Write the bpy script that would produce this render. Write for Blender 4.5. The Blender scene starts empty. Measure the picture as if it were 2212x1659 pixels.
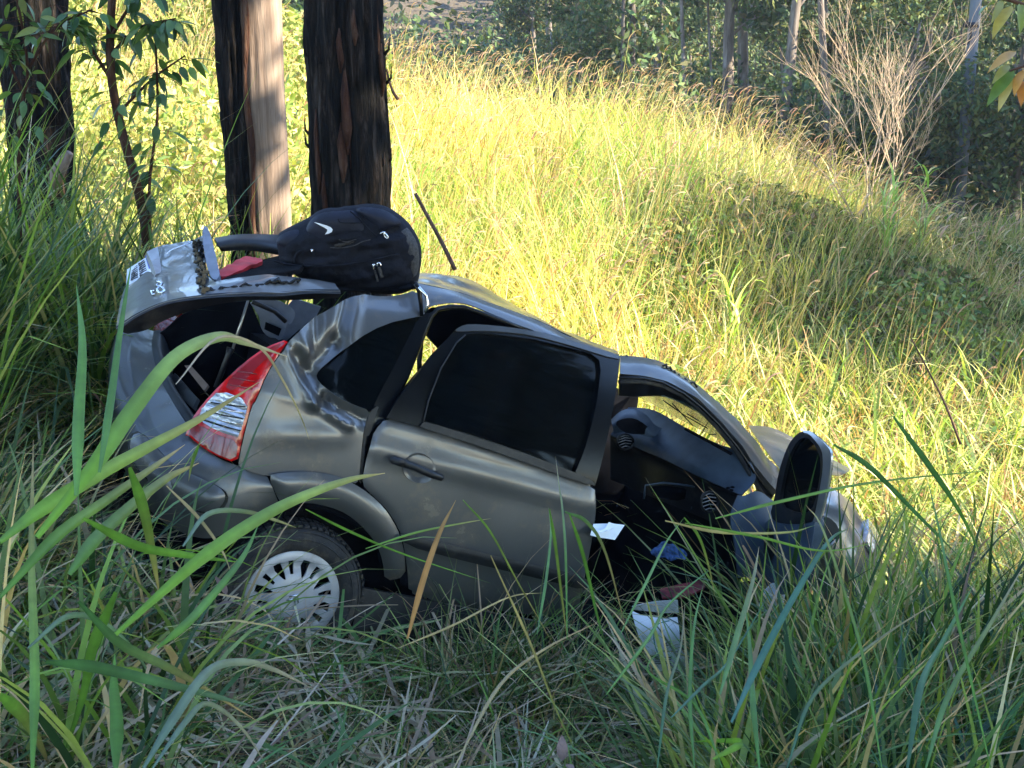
import bpy, bmesh, math, random
import numpy as np
from mathutils import Vector, noise
from mathutils.geometry import delaunay_2d_cdt
random.seed(7); RNG = np.random.default_rng(7)
S = bpy.context.scene; COL = S.collection
# ------------------------------------------------------------------ camera, world, sun, exposure
PITCH = math.radians(14); CAM = np.array([0, 0, 2.35]); F = 2500.0      # focal length in 2212-px-wide picture units
cd = bpy.data.cameras.new('camera'); cam = bpy.data.objects.new('camera', cd); COL.objects.link(cam)
cam.location = CAM; cam.rotation_euler = (math.pi/2-PITCH, 0, 0)
cd.sensor_width = 36; cd.lens = 36*F/2212; cd.clip_end = 600; cd.clip_start = .05
S.camera = cam
SUN_EL, SUN_AZ = math.radians(33), math.radians(-17)     # direction towards the sun, azimuth from +X
sdir = Vector((math.cos(SUN_EL)*math.cos(SUN_AZ), math.cos(SUN_EL)*math.sin(SUN_AZ), math.sin(SUN_EL)))
wd = bpy.data.worlds.new('World'); S.world = wd; wd.use_nodes = True
nt = wd.node_tree; sky = nt.nodes.new('ShaderNodeTexSky'); sky.sky_type = 'NISHITA'; sky.sun_disc = False
sky.ozone_density = 2.5; sky.dust_density = 0; sky.sun_elevation = SUN_EL; sky.sun_rotation = math.pi/2-SUN_AZ
bg = nt.nodes['Background']; bg.inputs[1].default_value = .15; nt.links.new(sky.outputs[0], bg.inputs[0])
sl = bpy.data.lights.new('sun', 'SUN'); sl.energy = 4.9; sl.angle = math.radians(.5); sl.color = (1, .87, .64)
so = bpy.data.objects.new('sun', sl); COL.objects.link(so); so.rotation_euler = sdir.to_track_quat('Z', 'Y').to_euler(); so.location = (20, -6, 20)
S.view_settings.view_transform = 'Standard'; S.view_settings.look = 'None'
S.view_settings.exposure = 2.5; S.view_settings.gamma = 1; S.view_settings.use_curve_mapping = False
S.render.engine = 'CYCLES'
S.cycles.max_bounces = 7; S.cycles.transparent_max_bounces = 8; S.cycles.transmission_bounces = 5
# ------------------------------------------------------------------ picture -> place
Rv = np.array([1, 0, 0.]); Fv = np.array([0, math.cos(PITCH), -math.sin(PITCH)]); Uv = np.array([0, math.sin(PITCH), math.cos(PITCH)])
def ray(u, v): return Fv + Rv*(u-1106)/F - Uv*(v-829.5)/F
def at(u, v, z): return CAM + ray(u, v)*z
def Z1(*p): return [(219.4+.3224*x, 411.5+.3224*y) for x, y in p]
def Z2(*p): return [(768+.2728*x, 603.5+.2728*y) for x, y in p]
def Z3(*p): return [(1206.9+.3224*x, 713.2+.3224*y) for x, y in p]
def Z4(*p): return [(219.4+.3224*x, 877.8+.3224*y) for x, y in p]
def ZB(*p): return [(548.6+.1736*x, 427.9+.1736*y) for x, y in p]
yaw, pit, rol = map(math.radians, (22, 21, 4))
A = np.array([math.cos(yaw)*math.cos(pit), math.sin(yaw)*math.cos(pit), -math.sin(pit)])
n0 = np.array([math.sin(yaw), -math.cos(yaw), 0.]); w0 = np.cross(n0, A); w0 *= np.sign(w0[2])
N = n0*math.cos(rol)+w0*math.sin(rol); W = w0*math.cos(rol)-n0*math.sin(rol)
HUB = at(633, 1293, 4.95)
def hit(u, v, d=0.):                       # point of a sight line at the depth d behind the car's near flank
    r = ray(u, v); O = HUB-N*d; return CAM+r*(((O-CAM)@N)/(r@N))
def st(u, v, d=0.):
    q = hit(u, v, d)-HUB; return np.array([q@A, q@W])
def car(s, d, t): return HUB+A*s-N*d+W*t
# ------------------------------------------------------------------ object helpers
def mk(name, vs, fs, mat, parent=None, smooth=True, origin=None, thick=0, off=-1, bevel=0, kind=None):
    vs = np.asarray(vs, float)
    if origin is None: origin = np.array(parent['org']) if parent is not None and 'org' in parent else np.zeros(3)
    me = bpy.data.meshes.new(name); me.from_pydata((vs-origin).tolist(), [], [list(map(int, f)) for f in fs])
    me.materials.append(mat); me.update()
    if smooth: me.polygons.foreach_set('use_smooth', [True]*len(me.polygons))
    o = bpy.data.objects.new(name, me); COL.objects.link(o)
    if parent is not None: o.parent = parent; o['org'] = [float(x) for x in origin]
    else: o.location = origin; o['org'] = [float(x) for x in origin]
    if thick: m = o.modifiers.new('solid', 'SOLIDIFY'); m.thickness = thick; m.offset = off; m2 = o.modifiers.new('split', 'EDGE_SPLIT'); m2.split_angle = math.radians(48)
    if bevel: m = o.modifiers.new('bevel', 'BEVEL'); m.width = bevel; m.segments = 2; m.limit_method = 'ANGLE'
    if kind: o['kind'] = kind
    return o
def big(name, V, Q, mat, col=None, parent=None, kind=None, smooth=True, origin=(0, 0, 0)):     # fast quad mesh
    me = bpy.data.meshes.new(name); V = np.asarray(V, np.float32)-np.asarray(origin, np.float32); Q = np.asarray(Q, np.int32)
    k = Q.shape[1]
    me.vertices.add(len(V)); me.vertices.foreach_set('co', V.ravel())
    me.loops.add(Q.size); me.loops.foreach_set('vertex_index', Q.ravel())
    me.polygons.add(len(Q)); me.polygons.foreach_set('loop_start', np.arange(0, Q.size, k, dtype=np.int32))
    if smooth: me.polygons.foreach_set('use_smooth', np.ones(len(Q), bool))
    me.update(calc_edges=True)
    if col is not None:
        at_ = me.attributes.new('tint', 'FLOAT_COLOR', 'POINT'); c = np.ones((len(V), 4), np.float32); c[:, :3] = col
        at_.data.foreach_set('color', c.ravel())
    me.materials.append(mat)
    o = bpy.data.objects.new(name, me); COL.objects.link(o)
    if parent is not None: o.parent = parent
    else: o.location = origin
    if kind: o['kind'] = kind
    return o
def empty(name, loc, label, cat, group=None):
    o = bpy.data.objects.new(name, None); COL.objects.link(o); o.location = loc; o['org'] = [float(x) for x in loc]
    o.empty_display_size = .2; tag(o, label, cat, group); return o
def tag(o, label, cat, group=None):
    o['label'] = label; o['category'] = cat
    if group: o['group'] = group
    return o
def tube_geo(P, R, sides=8, cap=True):
    P = np.asarray(P, float); R = np.broadcast_to(np.asarray(R, float), (len(P),)); V = []; Fc = []
    up = np.array([.13, .21, .97]); prev = None
    for i, p in enumerate(P):
        d = P[min(i+1, len(P)-1)]-P[max(i-1, 0)]; d = d/(np.linalg.norm(d)+1e-9)
        if prev is None:
            x = np.cross(d, up)
            if np.linalg.norm(x) < .1: x = np.cross(d, [1, 0, 0])
        else: x = prev-d*(prev@d)
        x /= np.linalg.norm(x)+1e-9; prev = x; y = np.cross(d, x)
        for k in range(sides):
            an = 2*math.pi*k/sides; V.append(p+R[i]*(x*math.cos(an)+y*math.sin(an)))
    for i in range(len(P)-1):
        for k in range(sides):
            a, b = i*sides+k, i*sides+(k+1) % sides; Fc.append((a, b, b+sides, a+sides))
    if cap: Fc.append(tuple(range(sides))[::-1]); Fc.append(tuple((len(P)-1)*sides+k for k in range(sides)))
    return V, Fc
def join(geos):
    V = []; Fc = []
    for v, f in geos:
        o = len(V); V += list(v); Fc += [tuple(i+o for i in q) for q in f]
    return V, Fc
def box_geo(c, ex, ey, ez):
    c, ex, ey, ez = map(lambda q: np.asarray(q, float), (c, ex, ey, ez)); V = [c+sx*ex+sy*ey+sz*ez for sz in (-1, 1) for sy in (-1, 1) for sx in (-1, 1)]
    return V, [(0, 2, 3, 1), (4, 5, 7, 6), (0, 1, 5, 4), (2, 6, 7, 3), (0, 4, 6, 2), (1, 3, 7, 5)]
def catmull(P, n):
    P = np.asarray(P, float); out = []
    for i in range(len(P)-1):
        p0, p1, p2, p3 = P[max(i-1, 0)], P[i], P[i+1], P[min(i+2, len(P)-1)]
        if i == 0: p0 = 2*p1-p2
        if i == len(P)-2: p3 = 2*p2-p1
        for k in range(n):
            t = k/n; out.append(.5*((2*p1)+(-p0+p2)*t+(2*p0-5*p1+4*p2-p3)*t*t+(-p0+3*p1-3*p2+p3)*t**3))
    out.append(P[-1]); return np.array(out)
def loft_geo(rows, n=6, m=6, disp=None):
    G = np.array([[hit(*q) if len(q) == 3 else q for q in r] for r in rows]) if not isinstance(rows, np.ndarray) else rows
    G = np.array([catmull(r, n) for r in G]); G = np.array([catmull(G[:, j], m) for j in range(G.shape[1])]).transpose(1, 0, 2)
    if disp: G = np.array([[p+disp(p) for p in r] for r in G])
    r, c = G.shape[:2]; V = G.reshape(-1, 3)
    Fc = [(i*c+j, i*c+j+1, (i+1)*c+j+1, (i+1)*c+j) for i in range(r-1) for j in range(c-1)]
    return V, Fc
def loft(name, rows, mat, parent, n=6, m=6, thick=.004, disp=None, **k):
    V, Fc = loft_geo(rows, n, m, disp); return mk(name, V, Fc, mat, parent, thick=thick, off=0, **k)
def chaikin(P, it):
    P = np.asarray(P, float)
    for _ in range(it): P = np.stack([.75*P+.25*np.roll(P, -1, 0), .25*P+.75*np.roll(P, -1, 0)], 1).reshape(-1, 2)
    return P
def resample(P, h):
    out = []
    for i in range(len(P)):
        a, b = P[i], P[(i+1) % len(P)]; k = max(1, int(np.linalg.norm(b-a)/h))
        out += [a+(b-a)*j/k for j in range(k)]
    return np.array(out)
def inside(pt, poly):
    x, y = pt; px, py = poly[:, 0], poly[:, 1]; qx, qy = np.roll(px, -1), np.roll(py, -1)
    c = ((py > y) != (qy > y)); 
    with np.errstate(divide='ignore', invalid='ignore'): xi = (qx-px)*(y-py)/(qy-py)+px
    return bool(np.count_nonzero(c & (x < xi)) % 2)
def cdt(poly, res, holes=()):
    b = resample(poly, res); hs = [resample(h, res) for h in holes]
    lo, hi = b.min(0), b.max(0); pts = []
    yy = lo[1]; row = 0
    allb = np.concatenate([b]+hs)
    while yy < hi[1]:
        xx = lo[0]+(row % 2)*res*.5
        while xx < hi[0]:
            p = np.array((xx, yy))
            if inside(p, b) and not any(inside(p, h) for h in hs) and np.min(np.sum((allb-p)**2, 1)) > (res*.45)**2: pts.append(p)
            xx += res
        yy += res*.866; row += 1
    P = [Vector(p) for p in allb]; E = []; o = 0
    for q in [b]+hs:
        E += [(o+i, o+(i+1) % len(q)) for i in range(len(q))]; o += len(q)
    P += [Vector(p) for p in pts]
    v, e, f, *_ = delaunay_2d_cdt(P, E, [], 0, 1e-6)
    v = np.array([(q.x, q.y) for q in v]); keep = []
    for t in f:
        c = v[list(t)].mean(0)
        if inside(c, b) and not any(inside(c, h) for h in hs): keep.append(t)
    return v, keep
def edge_dist(v, poly):
    a = poly; b = np.roll(poly, -1, 0); ab = b-a; d = np.full(len(v), 9.)
    for i in range(len(a)):
        t = np.clip(((v-a[i])@ab[i])/max(ab[i]@ab[i], 1e-12), 0, 1); d = np.minimum(d, np.linalg.norm(v-(a[i]+t[:, None]*ab[i]), axis=1))
    return d
def dside(s, t):                            # depth of the car's flank behind its widest plane
    return .16*np.maximum(0, t-.82)+.35*np.maximum(0, t-.82)**2+.5*np.maximum(0, .4-t)**2+.9*np.maximum(0, -.3-s)**2+.012*np.sin(np.clip((t-.3)/.5, 0, 1)*math.pi)*-1
def panel(name, px, mat, parent, d0=0., fun=dside, extra=None, res=.03, thick=.006, sm=1, holes=(), edge=0., **k):
    def conv(P):
        P = chaikin(P, sm) if sm else np.asarray(P, float); out = []
        for u, v in P:
            d = d0
            for _ in range(5): s_ = st(u, v, d); d = d0+fun(*s_)
            out.append(st(u, v, d))
        return np.array(out)
    poly = conv(px); hp = [conv(h) for h in holes]
    v, f = cdt(poly, res, hp); d = d0+np.array([fun(*q) for q in v])
    if edge: ed = edge_dist(v, poly); d = d+edge*np.maximum(0, 1-ed/(abs(edge)*3))**2*.8
    if extra is not None: d = d+extra(v)
    V = [car(q[0], dd, q[1]) for q, dd in zip(v, d)]
    f = [t if np.cross(V[t[1]]-V[t[0]], V[t[2]]-V[t[0]])@N > 0 else t[::-1] for t in f]
    return mk(name, V, f, mat, parent, thick=thick, **k)
def slab(name, P, mat, parent, thick=.01, sm=0, res=.08, smooth=False, **k):     # flat outline given as world points in one plane (roughly)
    P = np.asarray(P); c = P.mean(0); u_, s_, vh = np.linalg.svd(P-c); e1, e2 = vh[0], vh[1]
    q = np.stack([(P-c)@e1, (P-c)@e2], 1)
    if sm: q = chaikin(q, sm)
    v, f = cdt(q, res)
    return mk(name, [c+e1*a_+e2*b_ for a_, b_ in v], f, mat, parent, thick=thick, off=0, smooth=smooth, **k)
# ------------------------------------------------------------------ materials
def mat(name, col, rough=.5, metal=0, coat=0, spec=.5, trans=0, var=.15, scale=8, bump=0, bscale=40, alpha=1, coatr=.05, ior=1.45, stretch=None, col2=None):
    m = bpy.data.materials.new(name); m.use_nodes = True; T = m.node_tree; b = T.nodes['Principled BSDF']
    b.inputs['Roughness'].default_value = rough; b.inputs['Metallic'].default_value = metal; b.inputs['Coat Weight'].default_value = coat
    b.inputs['Coat Roughness'].default_value = coatr; b.inputs['Specular IOR Level'].default_value = spec
    b.inputs['Transmission Weight'].default_value = trans; b.inputs['Alpha'].default_value = alpha; b.inputs['IOR'].default_value = ior
    tc = T.nodes.new('ShaderNodeTexCoord'); n_ = T.nodes.new('ShaderNodeTexNoise'); n_.inputs['Scale'].default_value = scale; n_.inputs['Detail'].default_value = 6
    src = tc.outputs['Object']
    if stretch:
        mp = T.nodes.new('ShaderNodeMapping'); mp.inputs['Scale'].default_value = stretch; T.links.new(src, mp.inputs[0]); src = mp.outputs[0]
    T.links.new(src, n_.inputs[0])
    r = T.nodes.new('ShaderNodeValToRGB'); c2 = col2 or [min(1, c*(1+var)) for c in col]
    r.color_ramp.elements[0].position = .35; r.color_ramp.elements[1].position = .65
    r.color_ramp.elements[0].color = [c*(1-var) for c in col]+[1]; r.color_ramp.elements[1].color = list(c2)+[1]
    T.links.new(n_.outputs[0], r.inputs[0]); T.links.new(r.outputs[0], b.inputs['Base Color'])
    if bump:
        nb = T.nodes.new('ShaderNodeTexNoise'); nb.inputs['Scale'].default_value = bscale; nb.inputs['Detail'].default_value = 5
        T.links.new(src, nb.inputs[0]); bm = T.nodes.new('ShaderNodeBump'); bm.inputs['Strength'].default_value = bump; bm.inputs['Distance'].default_value = .02
        T.links.new(nb.outputs[0], bm.inputs['Height']); T.links.new(bm.outputs[0], b.inputs['Normal'])
    return m
def leafmat(name, trans=.35, rough=.45, mul=1.0, spec=.4, tcol=(1.15, 1.1, .45)):
    m = bpy.data.materials.new(name); m.use_nodes = True; T = m.node_tree; b = T.nodes['Principled BSDF']; out = T.nodes['Material Output']
    a_ = T.nodes.new('ShaderNodeAttribute'); a_.attribute_name = 'tint'
    tc = T.nodes.new('ShaderNodeTexCoord'); n_ = T.nodes.new('ShaderNodeTexNoise'); n_.inputs['Scale'].default_value = 30; T.links.new(tc.outputs['Object'], n_.inputs[0])
    mr = T.nodes.new('ShaderNodeMapRange'); mr.inputs['To Min'].default_value = .75*mul; mr.inputs['To Max'].default_value = 1.25*mul; T.links.new(n_.outputs[0], mr.inputs[0])
    mx = T.nodes.new('ShaderNodeVectorMath'); mx.operation = 'SCALE'; T.links.new(a_.outputs['Color'], mx.inputs[0]); T.links.new(mr.outputs[0], mx.inputs['Scale'])
    T.links.new(mx.outputs[0], b.inputs['Base Color']); b.inputs['Roughness'].default_value = rough; b.inputs['Specular IOR Level'].default_value = spec
    tr = T.nodes.new('ShaderNodeBsdfTranslucent'); ml = T.nodes.new('ShaderNodeVectorMath'); ml.operation = 'MULTIPLY'; ml.inputs[1].default_value = tcol
    T.links.new(mx.outputs[0], ml.inputs[0]); T.links.new(ml.outputs[0], tr.inputs[0])
    ms = T.nodes.new('ShaderNodeMixShader'); ms.inputs[0].default_value = trans; T.links.new(b.outputs[0], ms.inputs[1]); T.links.new(tr.outputs[0], ms.inputs[2]); T.links.new(ms.outputs[0], out.inputs[0])
    return m
def dusty(m, amt=.5, colr=(.20, .16, .11)):       # dust and dried mud speckles over a finish
    T = m.node_tree; b = T.nodes['Principled BSDF']; src = b.inputs['Base Color'].links[0].from_socket; tc = T.nodes.new('ShaderNodeTexCoord')
    n1 = T.nodes.new('ShaderNodeTexNoise'); n1.inputs['Scale'].default_value = 5; n1.inputs['Detail'].default_value = 10; n1.inputs['Roughness'].default_value = .72; T.links.new(tc.outputs['Object'], n1.inputs[0])
    mr = T.nodes.new('ShaderNodeMapRange'); mr.inputs['From Min'].default_value = .52; mr.inputs['From Max'].default_value = .72; mr.inputs['To Max'].default_value = amt; T.links.new(n1.outputs[0], mr.inputs[0])
    mx = T.nodes.new('ShaderNodeMixRGB'); mx.inputs[2].default_value = (*colr, 1); T.links.new(mr.outputs[0], mx.inputs[0]); T.links.new(src, mx.inputs[1]); T.links.new(mx.outputs[0], b.inputs['Base Color'])
    ad = T.nodes.new('ShaderNodeMath'); ad.operation = 'MULTIPLY_ADD'; ad.inputs[1].default_value = .5; ad.inputs[2].default_value = b.inputs['Coat Roughness'].default_value; T.links.new(mr.outputs[0], ad.inputs[0]); T.links.new(ad.outputs[0], b.inputs['Coat Roughness'])
    ad = T.nodes.new('ShaderNodeMath'); ad.operation = 'MULTIPLY_ADD'; ad.inputs[1].default_value = .4; ad.inputs[2].default_value = b.inputs['Roughness'].default_value; T.links.new(mr.outputs[0], ad.inputs[0]); T.links.new(ad.outputs[0], b.inputs['Roughness'])
    return m
M = dict(
    paint=mat('car_paint', (.094, .095, .100), .38, .6, .65, var=.1, scale=3, coatr=.13, bump=.015, bscale=3),
    black=mat('black_plastic', (.006, .0065, .009), .45, var=.3, scale=20, bump=.05, bscale=200),
    gloss=mat('gloss_black', (.004, .0045, .006), .22, var=.3, spec=.3),
    frame=mat('dark_grey_paint', (.05, .05, .052), .35, .3, .5, var=.1),
    glass=mat('tinted_glass', (.002, .003, .004), .05, spec=.13, var=.3, alpha=.97),
    clear=mat('windscreen_glass', (.10, .17, .17), .15, trans=.0, alpha=.6, bump=.3, bscale=60, var=.3, scale=30),
    rubber=mat('tyre_rubber', (.018, .018, .020), .75, var=.4, scale=15, bump=.15, bscale=120),
    cap=mat('silver_plastic', (.34, .35, .38), .42, .35, .2, var=.08, scale=12, bump=.04),
    chrome=mat('chrome', (.75, .76, .8), .15, 1, var=.05),
    red=mat('red_lens', (.50, .003, .005), .15, 0, .6, var=.35, scale=14),
    darkred=mat('dark_red_lens', (.16, .001, .003), .12, 0, .8, var=.3, scale=20),
    pink=mat('faded_red_lens', (.26, .018, .028), .14, 0, .8, var=.2, scale=12),
    lens=mat('clear_lens', (.45, .47, .52), .12, .5, 1, var=.3, scale=25, bump=.2, bscale=80),
    trim=mat('blue_grey_trim', (.045, .068, .105), .45, var=.2, scale=12, bump=.12, bscale=300),
    trim2=mat('pale_trim', (.19, .20, .24), .6, var=.15, scale=14),
    dark=mat('cabin_dark', (.003, .0035, .006), .9, spec=.1, var=.5, scale=10),
    carpet=mat('carpet', (.007, .007, .009), .95, spec=.1, var=.5, scale=40, bump=.5, bscale=200),
    bagcloth=mat('bag_fabric', (.005, .006, .012), .8, spec=.25, var=.35, scale=12, bump=.25, bscale=60),
    bagsheen=mat('bag_nylon', (.010, .012, .024), .6, spec=.3, var=.25, scale=10, bump=.25, bscale=25),
    mesh=mat('bag_mesh_pocket', (.035, .033, .034), .6, var=.5, scale=90, bump=.4, bscale=300),
    white=mat('white_print', (.75, .78, .85), .5, var=.05),
    paper=mat('white_paper', (.78, .8, .84), .6, var=.06, scale=6, bump=.1, bscale=9),
    green=mat('green_print', (.02, .25, .2), .6), blue=mat('blue_print', (.03, .08, .5), .5),
    redcloth=mat('red_cloth', (.55, .03, .035), .6, var=.25, scale=9, bump=.4, bscale=12),
    redmat=mat('red_booklet', (.22, .025, .03), .7, var=.5, scale=25),
    ink=mat('black_ink', (.02, .02, .025), .6),
    rust=mat('beige_board', (.22, .15, .12), .8), strut=mat('strut_steel', (.45, .45, .46), .3, .8),
    straw=mat('dry_straw', (.34, .24, .12), .8, var=.3, scale=30),
    deadleaf=mat('dead_leaf', (.16, .10, .075), .75, var=.4, scale=20, bump=.3, bscale=40),
    pole=mat('weathered_pole', (.11, .125, .14), .8, var=.2, scale=8, bump=.3, bscale=10, stretch=(1, 1, .15)),
    twig=mat('bare_twig', (.46, .34, .23), .75, var=.25, scale=10),
    brownstick=mat('brown_stick', (.09, .045, .03), .8, var=.3, scale=18, bump=.4),
    scratched=mat('scratched_metal', (.13, .13, .13), .42, .35, .6, var=.15, scale=18, bump=.03, bscale=14),
)
for k_ in ('paint', 'scratched', 'cap', 'black', 'rubber'): dusty(M[k_], .55 if k_ != 'black' else .2)
LEAF = leafmat('grass_blade', .30, .45, spec=.35); LEAFH = leafmat('broad_grass_blade', .33, .42, spec=.35)
LEAFS = leafmat('sunlit_grass', .42, .5, tcol=(1.15, 1.12, .55)); TREEL = leafmat('tree_leaf', .18, .6, spec=.15); BROAD = leafmat('broad_leaf', .3, .38)
# ------------------------------------------------------------------ terrain
XT = [-40, -6, -3, 0, 2.5, 4.8, 7, 12, 60]; ZT = [3.2, 2.8, 1.7, 1.35, 1.1, .25, -.35, -.7, -.7]
def ss(x, a, b): t = np.clip((x-a)/(b-a), 0, 1); return t*t*(3-2*t)
def ground(x, y):
    x = np.asarray(x, float); y = np.asarray(y, float)
    q = (x-HUB[0])*.93+(np.minimum(y, 5.5)-HUB[1])*.37
    base = -.38*(np.clip(q, -1.2, 2.7))
    base = base+.03*np.sin(x*2.1+y)+.03*np.sin(y*2.7-x*1.3)
    base = base + .35*ss(-y, -2.6, -.5)
    sc = (x-HUB[0])*math.cos(yaw)+(y-HUB[1])*math.sin(yaw); dc = -(x-HUB[0])*math.sin(yaw)+(y-HUB[1])*math.cos(yaw)
    base = base+(.03+.13*ss(sc, .3, 1.0))*np.exp(-((dc+.22)/.3)**2)*ss(sc, -1.0, -.3)*(1-ss(sc, 3.0, 4.0))
    tgt = sum(np.interp(x+k, XT, ZT) for k in (-1.2, -.6, 0, .6, 1.2))/5
    k = ss(y, 8.5, 19); z = base*(1-k)+tgt*k
    z = z-ss(y, 21, 28)*np.maximum(0, z+.4)*.8
    z = z+.26*np.clip(y-38, 0, 45)+.06*np.maximum(0, x-10)*ss(y, 20, 40)
    return z
# ground sheet
gx = np.concatenate([np.linspace(-160, -14, 22)[:-1], np.linspace(-14, 14, 180), np.linspace(14, 160, 22)[1:]])
gy = np.concatenate([np.linspace(-30, 0, 8)[:-1], np.linspace(0, 24, 160), np.linspace(24, 200, 50)[1:]])
GX, GY = np.meshgrid(gx, gy); GZ = ground(GX, GY); GZ += (RNG.random(GZ.shape)-.5)*.03
V = np.stack([GX, GY, GZ], -1).reshape(-1, 3); c = len(gx)
I, J = np.meshgrid(np.arange(len(gy)-1), np.arange(c-1), indexing='ij'); b0 = (I*c+J).ravel()
soil = mat('leaf_litter_soil', (.045, .036, .025), .95, var=.5, scale=18, bump=.8, bscale=30, col2=(.13, .10, .065))
big('ground', V, np.stack([b0, b0+1, b0+c+1, b0+c], 1), soil, kind='structure')
# ------------------------------------------------------------------ grass
def pal(cols, n, jit=.2):
    cols = np.array(cols); c = cols[RNG.integers(0, len(cols), n)]
    return c*(1+(RNG.random((n, 1))-.5)*2*jit)*(1+(RNG.random((n, 3))-.5)*.16)
def ribbons(base, az, L, lean, droop, wid, K=5, col=None, tipcol=None, prof=None, twist=None, pw=1.6):
    n = len(base); t = np.linspace(0, 1, K+1); P = np.zeros((n, K+1, 3)); P[:, 0] = base
    h = np.stack([np.cos(az), np.sin(az)], 1)
    for k in range(K):
        th = lean+droop*((k+.5)/K)**pw; l = (L/K)[:, None]
        P[:, k+1, :2] = P[:, k, :2]+h*(np.sin(th)[:, None]*l); P[:, k+1, 2] = P[:, k, 2]+np.cos(th)*l[:, 0]
    tw = RNG.random(n)*math.pi if twist is None else twist
    side = np.stack([-np.sin(az)*np.cos(tw)+0*tw, np.cos(az)*np.cos(tw), np.sin(tw)*.35+0*tw], 1)
    side += np.stack([np.cos(az), np.sin(az), 0*az], 1)*(np.sin(tw)*.8)[:, None]
    side /= np.linalg.norm(side, axis=1)[:, None]
    pr = (np.minimum(1, .55+t*2.2)*np.maximum(.04, 1-t**2.2)) if prof is None else np.asarray(prof)
    o = side[:, None, :]*(wid[:, None]*pr[None]*.5)[:, :, None]
    V = np.stack([P-o, P+o], 2).reshape(-1, 3)
    k = np.arange(K); q = np.stack([2*k, 2*k+1, 2*k+3, 2*k+2], 1)
    Q = (q[None]+(np.arange(n)*(K+1)*2)[:, None, None]).reshape(-1, 4)
    C = None
    if col is not None:
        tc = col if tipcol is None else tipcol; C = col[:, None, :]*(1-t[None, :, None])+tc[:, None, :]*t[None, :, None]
        C = np.repeat(C, 2, 1).reshape(-1, 3)
    return V, Q, C
def merge(parts):
    Vs, Qs, Cs, o = [], [], [], 0
    for v, q, c_ in parts: Vs.append(v); Qs.append(q+o); Cs.append(c_); o += len(v)
    return np.concatenate(Vs), np.concatenate(Qs), np.concatenate(Cs)
def xy(n, y0, y1, m=.9, xc=None, pw=1.0):
    y = y0+(y1-y0)*RNG.random(n)**pw; x = (RNG.random(n)*2-1)*(.45*y+m); return x, y
def G3(x, y): return np.stack([x, y, ground(x, y)], 1)
def carmask(x, y, m=0.0):                  # True where the car stands
    s = (x-HUB[0])*math.cos(yaw)+(y-HUB[1])*math.sin(yaw); d = -(x-HUB[0])*math.sin(yaw)+(y-HUB[1])*math.cos(yaw)
    return (s > -.8-m) & (s < 3.0+m) & (d > -.05-m) & (d < 1.65+m)
U = lambda n, a, b: a+(b-a)*RNG.random(n)
SUNG = [(.44, .49, .14), (.57, .59, .23), (.35, .45, .11), (.68, .65, .34), (.24, .35, .08), (.70, .60, .38)]
MIDG = [(.09, .16, .045), (.13, .19, .055), (.07, .12, .035), (.18, .21, .08), (.24, .21, .11)]
DRY = [(.52, .39, .22), (.42, .29, .16), (.62, .50, .33), (.28, .16, .09), (.44, .35, .17)]
SHADEG = [(.10, .19, .035), (.15, .27, .045), (.075, .15, .05), (.21, .30, .06), (.03, .075, .025), (.26, .32, .10), (.02, .055, .02)]
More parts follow.
